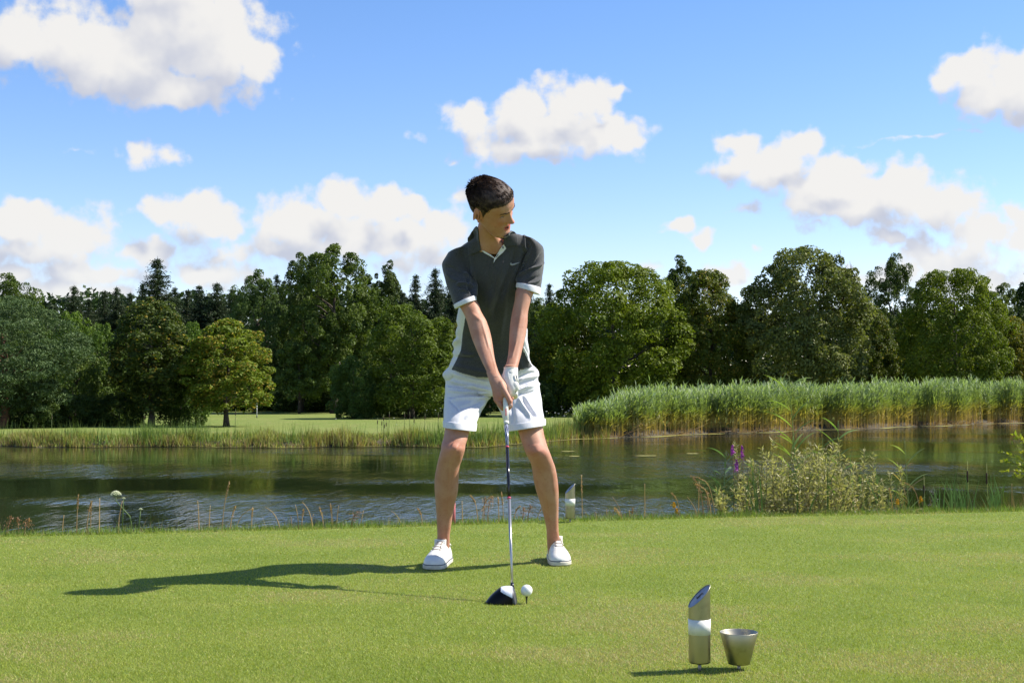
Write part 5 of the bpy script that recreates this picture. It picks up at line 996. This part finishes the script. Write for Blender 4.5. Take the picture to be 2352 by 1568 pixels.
SV = folds(SV, SN, inv2, [(300, 575, 440, 610, 11, .006), (305, 608, 440, 650, 9, -.004), (320, 640, 455, 690, 10, .005), (370, 480, 420, 590, 12, .006), (440, 440, 470, 720, 13, .007), (415, 320, 452, 560, 14, .004), (400, 520, 440, 800, 18, -.006), (880, 520, 1085, 390, 12, .006), (905, 600, 1062, 500, 12, -.005), (920, 470, 1090, 310, 12, -.004), (900, 610, 1070, 545, 9, .005), (950, 290, 850, 600, 13, .009), (925, 300, 835, 620, 16, -.006), (900, 150, 935, 290, 14, .006), (935, 160, 1000, 260, 18, -.003),
  (740, 330, 560, 860, 34, .006), (830, 260, 640, 900, 26, -.005), (735, 600, 700, 1100, 26, .004), (330, 1215, 600, 1280, 20, .005), (260, 1270, 560, 1240, 16, -.005), (240, 1350, 620, 1400, 22, .004), (420, 1060, 560, 1210, 20, -.004), (290, 1090, 262, 1230, 12, .008), (300, 950, 320, 1180, 16, -.005), (860, 1100, 960, 1330, 18, .006), (830, 1200, 900, 1400, 18, -.004), (915, 1130, 1000, 1340, 14, -.005), (560, 500, 620, 1000, 40, .004), (480, 700, 560, 1200, 30, -.004), (200, 420, 330, 500, 16, -.003), (190, 500, 300, 560, 16, .003)])
def snap_x(V, inv, yk, xk, y0, tol):
    P = np.stack(inv(proj_arr(V)), 1); bx = np.interp(P[:, 1], yk, xk); dx = bx - P[:, 0]; k = (abs(dx) < tol) & (P[:, 1] > y0); V = V.copy(); V[k, 0] += dx[k] / 2.3055 / 5573 * V[k, 1]; return V
SV = snap_x(SV, inv2, [795, 900, 1050, 1200, 1290, 1400], [388, 371, 346, 331, 290, 232], 795, 4.4); SV = snap_x(SV, inv2, [795, 1040, 1130, 1200, 1290, 1360], [960, 935, 914, 906, 950, 1000], 795, 4.4)
P2 = np.stack(inv2(proj_arr(SV[SF].mean(1))), 1); cxp, cyp = P2[:, 0], P2[:, 1]
bl = np.interp(cyp, [795, 900, 1050, 1200, 1290, 1400], [388, 371, 346, 331, 290, 232]); brr = np.interp(cyp, [795, 1040, 1130, 1200, 1290, 1360], [960, 935, 914, 906, 950, 1000]); wm = (cyp > 795) & ((cxp < bl) | (cxp > brr))
def sub(V, F, m_):
    F = F[m_]; u, inv = np.unique(F, return_inverse=True); return V[u], inv.reshape(F.shape)
v, f = sub(SV, SF, ~wm); shirt = link('polo_shirt', mesh_np('polo_shirt', v, f, M_POLO, smooth=True), man)
for side in (0, 1):
    v, f = sub(SV, SF, wm & ((cxp > 640) == bool(side)))
    if len(f): w_ = link('side_panel', mesh_np('side_panel', v, f, M_WHITE, smooth=True), shirt); w_.location = (0, 0, 0)
bvh = BVHTree.FromPolygons([Vector(q) for q in SV], [list(map(int, q)) for q in SF]); bvb = BVHTree.FromPolygons([Vector(q) for q in BV], [list(map(int, q)) for q in BF])
camv = Vector((0, 0, CAM_H))
def onto(px, py, trees, lift):
    d = Vector(ray(px / K, py / K)).normalized(); best = None
    for t in trees:
        h = t.ray_cast(camv, d)
        if h[0] is not None and (best is None or h[3] < best[1]): best = (h[0], h[3], h[1])
    if best is None: return None
    return np.array(best[0]) - np.array(d) * lift
def patch(name, poly, cf, trees, lift, m, parent, thick=.0012, lifts=None, maxY=None):
    """piece of cloth cut to an outline and laid on the body"""
    poly = np.array([cf(*p) for p in poly]); bm = bmesh.new(); vs = [bm.verts.new((x, y, 0)) for x, y in poly]; bm.faces.new(vs); bmesh.ops.triangulate(bm, faces=bm.faces[:])
    for _ in range(5):
        e = [q for q in bm.edges if q.calc_length() > 3.0]
        if not e: break
        bmesh.ops.subdivide_edges(bm, edges=e, cuts=1); bmesh.ops.triangulate(bm, faces=bm.faces[:])
    lastd = None; ys = []
    for q in bm.verts:
        p = onto(q.co.x, q.co.y, trees, lift); ys.append(p)
    med = np.median([p[1] for p in ys if p is not None]); good = [(q.co.x, q.co.y, p[1]) for q, p in zip(bm.verts, ys) if p is not None and abs(p[1] - med) <= .14]; ga = np.array(good); newco = []
    def near_y(x, y): w = 1 / ((ga[:, 0] - x) ** 2 + (ga[:, 1] - y) ** 2 + 1) ** 2; return float((ga[:, 2] * w).sum() / w.sum())
    for q, p in zip(list(bm.verts), ys):
        if p is None or abs(p[1] - med) > .14: p = PS(q.co.x, q.co.y, near_y(q.co.x, q.co.y))
        newco.append(p)
    for q, p in zip(list(bm.verts), newco): q.co = p
    for _ in range(3): bmesh.ops.smooth_vert(bm, verts=[q for q in bm.verts if not q.is_boundary], factor=.5, use_axis_x=True, use_axis_y=True, use_axis_z=True)
    bmesh.ops.recalc_face_normals(bm, faces=bm.faces[:])
    if sum(f.normal.y for f in bm.faces) > 0: bmesh.ops.reverse_faces(bm, faces=bm.faces[:])
    bm.normal_update(); bm.verts.ensure_lookup_table(); fr_ = [q.co.copy() for q in bm.verts]; nn_ = [q.normal.copy() for q in bm.verts]; bedge = [tuple(q.index for q in e.verts) for e in bm.edges if e.is_boundary]; bm.verts.index_update(); bedge = [(e.link_loops[0].vert.index, e.link_loops[0].link_loop_next.vert.index) for e in bm.edges if e.is_boundary]; fcs = [tuple(q.index for q in f.verts) for f in bm.faces]; nv = len(fr_)
    bk = [bm.verts.new(p - n_ * thick) for p, n_ in zip(fr_, nn_)]; bm.verts.ensure_lookup_table()
    for f in fcs: bm.faces.new([bk[q] for q in reversed(f)])
    for a_, b_ in bedge: bm.faces.new([bm.verts[b_], bm.verts[a_], bk[a_], bk[b_]])
    for f in bm.faces: f.smooth = True
    me = bpy.data.meshes.new(name); bm.to_mesh(me); bm.free(); me.materials.append(m); ob = link(name, me, man)
    if parent is not man: ob.parent = parent; ob.location = (0, 0, 0)
    return ob
# bare skin shows in the neck opening
patch('neck_opening', [(590, 900), (585, 1060), (640, 1190), (740, 1250), (850, 1318), (900, 1250), (985, 1110), (985, 1000), (940, 900)], c1, [bvh, bvb], .0006, M_SKIN, body) if False else None
# cut the neck opening out of the shirt
Pv = proj_arr(SV[SF].mean(1)); q1 = np.stack([(Pv[:, 0] - 1750) * 3.734, (Pv[:, 1] - 680) * 3.734], 1); frontF = SV[SF].mean(1)[:, 1] < 6.04
lx = np.interp(q1[:, 1], [880, 1060, 1190, 1260, 1325], [560, 590, 650, 760, 845]); rx = np.interp(q1[:, 1], [880, 980, 1110, 1250, 1325], [1110, 1000, 985, 895, 850]); cut = (q1[:, 1] < 1322) & (q1[:, 0] > lx) & (q1[:, 0] < rx) & frontF
v, f = sub(SV, SF, ~wm & ~cut); old = shirt.data; shirt.data = mesh_np('polo_shirt', v, f, M_POLO, smooth=True); bpy.data.meshes.remove(old)
bvs = [bvh, bvb]
col_l = patch('collar', [(575, 838), (545, 868), (500, 950), (450, 1020), (455, 1150), (460, 1272), (560, 1240), (650, 1203), (625, 1110), (612, 1000), (606, 900), (600, 850)], c1, bvs, .008, M_POLO, shirt, .003)
col_r = patch('collar', [(1100, 905), (1160, 930), (1192, 970), (1202, 1060), (1204, 1136), (1110, 1132), (1028, 1146), (988, 1095), (985, 1020), (1000, 995), (1060, 975)], c1, bvs, .008, M_POLO, shirt, .003)
patch('placket', [(992, 1105), (1026, 1172), (975, 1235), (900, 1300), (862, 1345), (835, 1392), (848, 1318), (872, 1290), (930, 1190)], c1, bvs, .0045, M_WHITE, shirt, .0015)
patch('placket', [(652, 1203), (700, 1212), (790, 1262), (850, 1308), (846, 1322), (780, 1282), (700, 1240)], c1, bvs, .004, M_WHITE, shirt, .0015)
for q in ([(972, 1138), (984, 1142), (990, 1172), (976, 1178)], [(905, 1255), (912, 1262), (884, 1302), (874, 1298)]): patch('buttonhole', q, c1, bvs, .0075, M_DARK, shirt, .0006)
M_LOGO = mat('logo_grey', (.30, .31, .33), .5)[0]
patch('logo', [(1103, 1376), (1090, 1390), (1084, 1408), (1092, 1422), (1112, 1427), (1150, 1418), (1200, 1396), (1240, 1374), (1180, 1388), (1130, 1398), (1112, 1400), (1102, 1394)], c1, [bvh], .0035, M_LOGO, shirt, .0006)
def band(name, rings, m, parent):
    V, F = loft(rings); ob = link(name, mesh_np(name, V, F, m, smooth=True), man); ob.parent = parent; ob.location = (0, 0, 0); return ob
band('cuff', [s2(264, 782, 472, 694, 5.972, .069), s2(265, 790, 474, 700, 5.970, .070), s2(271, 806, 476, 722, 5.966, .068), s2(276, 818, 477, 738, 5.963, .065)], M_WHITE, shirt)
band('cuff', [s2(842, 580, 1068, 626, 6.013, .068), s2(840, 586, 1070, 640, 6.012, .070), s2(838, 608, 1066, 668, 6.008, .069), s2(840, 622, 1060, 690, 6.004, .066)], M_WHITE, shirt)

# --- shorts
sr = [loft([s3(390, 250, 1690, 235, 6.35, .128), s3(300, 345, 1770, 310, 6.37, .136), s3(278, 400, 1788, 370, 6.38, .14), s3(320, 480, 1772, 450, 6.385, .142), s3(322, 560, 1795, 540, 6.385, .142), s3(318, 650, 1806, 640, 6.38, .138), s3(330, 715, 1800, 715, 6.38, .12)]),
      loft([s3(324, 560, 1080, 590, 6.375, .128), s3(312, 700, 1045, 705, 6.36, .122), s3(302, 850, 945, 850, 6.30, .116), s3(294, 1000, 868, 1005, 6.24, .110), s3(288, 1110, 812, 1140, 6.205, .106), s3(286, 1180, 806, 1235, 6.185, .104)]),
      loft([s3(1030, 590, 1798, 560, 6.38, .128), s3(1055, 705, 1814, 700, 6.37, .122), s3(1128, 850, 1838, 850, 6.335, .116), s3(1198, 1000, 1858, 1000, 6.285, .110), s3(1240, 1130, 1872, 1080, 6.255, .106), s3(1250, 1235, 1880, 1150, 6.24, .104)])]
RV, RF, RN = fuse('shorts', sr, .0040, 4, .5)
RV = folds(RV, RN, inv3, [(1010, 640, 400, 470, 24, .006), (1000, 655, 380, 560, 16, -.007), (1010, 680, 400, 640, 20, .006), (990, 705, 400, 720, 14, -.008), (1000, 735, 430, 790, 22, .006), (960, 770, 540, 910, 22, -.005), (930, 820, 640, 1080, 26, .004), (400, 780, 520, 950, 18, -.004), (430, 360, 1000, 520, 30, .005),
  (1420, 640, 1790, 520, 22, .006), (1450, 600, 1700, 540, 14, -.005), (1440, 700, 1720, 640, 18, -.004), (1480, 760, 1650, 1080, 24, .006), (1530, 740, 1720, 1060, 20, -.005), (1560, 740, 1800, 1080, 22, .003), (1470, 470, 1770, 380, 20, .006), (1450, 420, 1720, 340, 16, -.004), (1350, 800, 1380, 1150, 30, -.004), (1300, 700, 1290, 1100, 26, .004), (330, 480, 460, 430, 16, -.004)])
shorts = link('shorts', mesh_np('shorts', RV, RF, M_SHORT, smooth=True), man)
band('turned_cuff', [s3(286, 1108, 814, 1150, 6.203, .106), s3(281, 1112, 818, 1158, 6.202, .110), s3(279, 1150, 814, 1205, 6.195, .111), s3(284, 1204, 806, 1262, 6.185, .109), s3(288, 1209, 802, 1268, 6.185, .106)], M_SHORT, shorts)
band('turned_cuff', [s3(1236, 1170, 1880, 1078, 6.253, .106), s3(1232, 1176, 1892, 1082, 6.252, .110), s3(1236, 1220, 1896, 1122, 6.246, .111), s3(1246, 1270, 1894, 1170, 6.238, .109), s3(1250, 1276, 1888, 1176, 6.238, .106)], M_SHORT, shorts)

# --- glove on the left hand
gp = [loft([s8(818, 172, 1150, 182, 5.785, .027), s8(812, 230, 1158, 235, 5.780, .0265), s8(790, 320, 1155, 320, 5.772, .027), s8(755, 420, 1160, 410, 5.765, .028), s8(790, 520, 1168, 510, 5.758, .029), s8(830, 620, 1172, 610, 5.752, .030), s8(870, 700, 1160, 690, 5.748, .029), s8(905, 780, 1110, 760, 5.744, .024), s8(940, 850, 1075, 830, 5.742, .018), s8(970, 900, 1045, 880, 5.742, .010)])]
for i, (y, Yb) in enumerate(((880, 5.742), (790, 5.752), (700, 5.764), (610, 5.776))):
    gp.append(chain([p8(1090, y - 70, Yb), p8(1100, y, Yb + .018), p8(1000, y + 20, Yb + .032), p8(890, y + 10, Yb + .026), p8(850, y - 20, Yb + .008)], [.0125, .0112, .0102, .0096, .0085]))
V, F = sphere(.019, 18, 12); gp.append((V * [1.0, .8, 1.25] + p8(1080, 640, 5.738), F))
GV, GF, GN = fuse('glove', gp, .0024, 3, .5)
inv8 = lambda P: ((P[:, 0] - 1880) * 6.03, (P[:, 1] - 1440) * 6.03)
GV = relief(GV, GN, inv8, [(990 + k * 30, 215, 975 + k * 30, 300, 7, .0016) for k in range(6)] + [(930, 290, 1000, 330, 8, -.002), (830, 370, 940, 560, 9, -.0016), (910, 290, 945, 480, 8, .0015), (1000, 620, 1010, 760, 8, -.0012)])
M_GLOVE = varied('white_leather', (.80, .78, .72), (.72, .69, .62), 40, .5, .25, 300)
glove = link('glove', mesh_np('glove', GV, GF, M_GLOVE, smooth=True), man)
def gchild(name, V, F, m): ob = link(name, mesh_np(name, V, F, m, smooth=True), man); ob.parent = glove; ob.location = (0, 0, 0); return ob
V, F = loft([s8(814, 168, 1150, 178, 5.785, .0285), s8(812, 176, 1152, 186, 5.785, .0295), s8(813, 188, 1154, 198, 5.784, .0285)]); gchild('glove_hem', V, F, M_GLOVE)
V, F = tube([p8(1105, 330, 5.745), p8(1118, 400, 5.740), p8(1140, 480, 5.738), p8(1170, 560, 5.742)], [.0022, .0032, .0032, .0018], 8); gchild('strap', V, F, M_GLOVE)
V, F = tube([p8(1118, 360, 5.7405), p8(1142, 455, 5.7345)], .0012, 6); gchild('strap_edge', V, F, mat('black_trim', (.03, .03, .035), .5)[0])
V, F = sphere(.0026, 10, 8); gchild('snap', V + p8(1104, 768, 5.732), F, M_DARK)
# thumb nail
V, F = sphere(1, 12, 8); nl = link('thumbnail', mesh_np('thumbnail', V * [.0062, .0016, .0078] + p8(980, 1092, 5.6775), F, mat('nail', (.62, .36, .28), .25)[0], smooth=True), man)

# --- shoes
M_SHOE = varied('white_shoe_leather', (.76, .75, .71), (.66, .63, .57), 16, .38, .2, 120); M_SOLE = varied('cream_sole', (.66, .62, .52), (.50, .46, .36), 30, .6); M_TRIM = mat('navy_trim', (.02, .025, .045), .4)[0]; M_LACE = mat('tan_lace', (.33, .24, .17), .7)[0]; M_RED = mat('red_spikes', (.25, .03, .02), .6)[0]
def shoe(toe, heel, side, topcut):
    toe = np.array(toe, float); heel = np.array(heel, float); ax_ = unit(toe - heel); L_ = np.linalg.norm(toe - heel); px_ = np.array([-ax_[1], ax_[0], 0]); px_ = px_ if px_[0] > 0 else -px_
    def W_(s, x, z): return heel + ax_ * s * L_ + px_ * x + np.array([0, 0, z])
    ss = np.array([0, .04, .12, .25, .38, .5, .6, .7, .8, .88, .95, .985, 1.0]); hw = np.array([.016, .026, .032, .034, .0345, .038, .043, .047, .0485, .046, .036, .024, .010]); tz = np.array([.070, .078, .088, .102, .114, .107, .096, .082, .069, .059, .048, .038, .030]); sh_ = side * np.interp(ss, [0, .5, .8, 1], [0, -.003, .002, -.006]); 
    rg = []
    for s, w, t, dx in zip(ss, hw, tz, sh_):
        c, n_ = np.cos(TH), np.sin(TH); ex = .72; X = w * np.sign(c) * abs(c) ** ex; top = np.sign(n_) * abs(n_) ** .9; z = .020 + np.where(top > 0, (t - .020) * top, .010 * top); X = X * np.where(top > 0, 1 - (.22 if s < .36 else .45 if s < .62 else .30) * top ** 2 * np.clip((t - .04) / .06, 0, 1), .97); rg.append(np.array([W_(s, x + dx, zz) for x, zz in zip(X, z)]))
    tng = loft([np.array([W_(.47 - k, .027 * math.cos(a), z_) + ax_ * .013 * math.sin(a) for a in TH]) for k, z_ in ((0, .06), (.02, .10), (.030, .116))])
    V, F, N = fuse('shoe', [loft(rg)], .0030, 2, .5)
    so = link('shoe', mesh_np('shoe', V, F, M_SHOE, smooth=True), man)
    def kid(name, V, F, m, sm=True): ob = link(name, mesh_np(name, V, F, m, smooth=sm), man); ob.parent = so; ob.location = (0, 0, 0); return ob
    th = np.linspace(0, 2 * math.pi, 65)[:-1]; sP = .5 - .5 * np.cos(th) ; sP = np.clip(sP, 0, 1); wI = np.interp(sP, ss, hw + .0035); ds = np.interp(sP, ss, sh_); X = np.sign(np.sin(th)) * wI * np.clip(abs(np.sin(th)) * 3.2, 0, 1); S_ = sP * 1.02 - .01
    def rng_(z, k=1.0): return np.array([W_(s, x * k + d, z) for s, x, d in zip(S_, X, ds)])
    def solid(rs): return closed(np.array(rs))
    V, F = solid([rng_(.003, .90), rng_(.003, .97), rng_(.008, 1.0), rng_(.013, .985), rng_(.0165, 1.0), rng_(.0205, .985), rng_(.0205, .8)]); kid('sole', V, F, M_SOLE, False)
    V, F = solid([rng_(.0200, .955), rng_(.0215, .975), rng_(.0235, .97), rng_(.0240, .94)]); kid('sole_trim', V, F, M_TRIM)
    V, F = tube([W_(.13, 0, .088) + px_ * .0285 * math.cos(a) + ax_ * .043 * math.sin(a) + ax_ * .028 + np.array([0, 0, -.002 + .012 * math.sin(a)]) for a in np.linspace(0, 6.283, 33)], .0045, 8, False); kid('padded_collar', V, F, M_SHOE)
    kid('tongue', *tng, M_SHOE)
    def surf(s, x): return np.interp(s, ss, tz) * (1 - .0) - (x / .035) ** 2 * .012 + .0012
    mb = MB(); rows_ = np.linspace(.49, .71, 4)
    for k, s in enumerate(rows_):
        w = .013 + .002 * k; mb.add(*tube([W_(s, x, surf(s, x)) for x in np.linspace(-w, w, 5)], .0014, 5))
        if k < 3:
            mb.add(*tube([W_(s, -w, surf(s, w)), W_(rows_[k + 1], -w * .6, surf(rows_[k + 1], w) + .002), W_(rows_[k + 1], w, surf(rows_[k + 1], w))], .0012, 5)); mb.add(*tube([W_(s, w, surf(s, w)), W_((s + rows_[k + 1]) / 2, w * 1.1, surf(s, w) - .001), W_(rows_[k + 1], w, surf(rows_[k + 1], w))], .0012, 5))
    V = np.concatenate(mb.V); F = [np.concatenate(q) for q in mb.Q.values()]; kid('laces', V, F, M_LACE)
    for k in (0, 2, 3):
        for sg_ in (-1, 1):
            V, F = sphere(.0042, 10, 6); w = .0165 + .002 * k; kid('eyelet', V * [1, 1, .5] + W_(rows_[k], sg_ * w, surf(rows_[k], w) - .001), F, M_SHOE)
    V, F = tube([W_(s, x, surf(s, x) - .002 - (0 if abs(x) < .02 else (abs(x) - .02) * 1.1)) for s, x in ((.60, -.040), (.70, -.034), (.755, -.018), (.765, 0), (.755, .018), (.70, .034), (.60, .040))], .0011, 6, False); kid('seam', V, F, mat('seam_thread', (.45, .42, .36), .7)[0])
    return so
def gpt(x, y): g_ = on_ground(*(q / K for q in c4(x, y))); return g_
shoe(gpt(222, 1213), gpt(352, 1140), -1, 0); shoe(gpt(1308, 1180), gpt(1240, 1108), 1, 0)
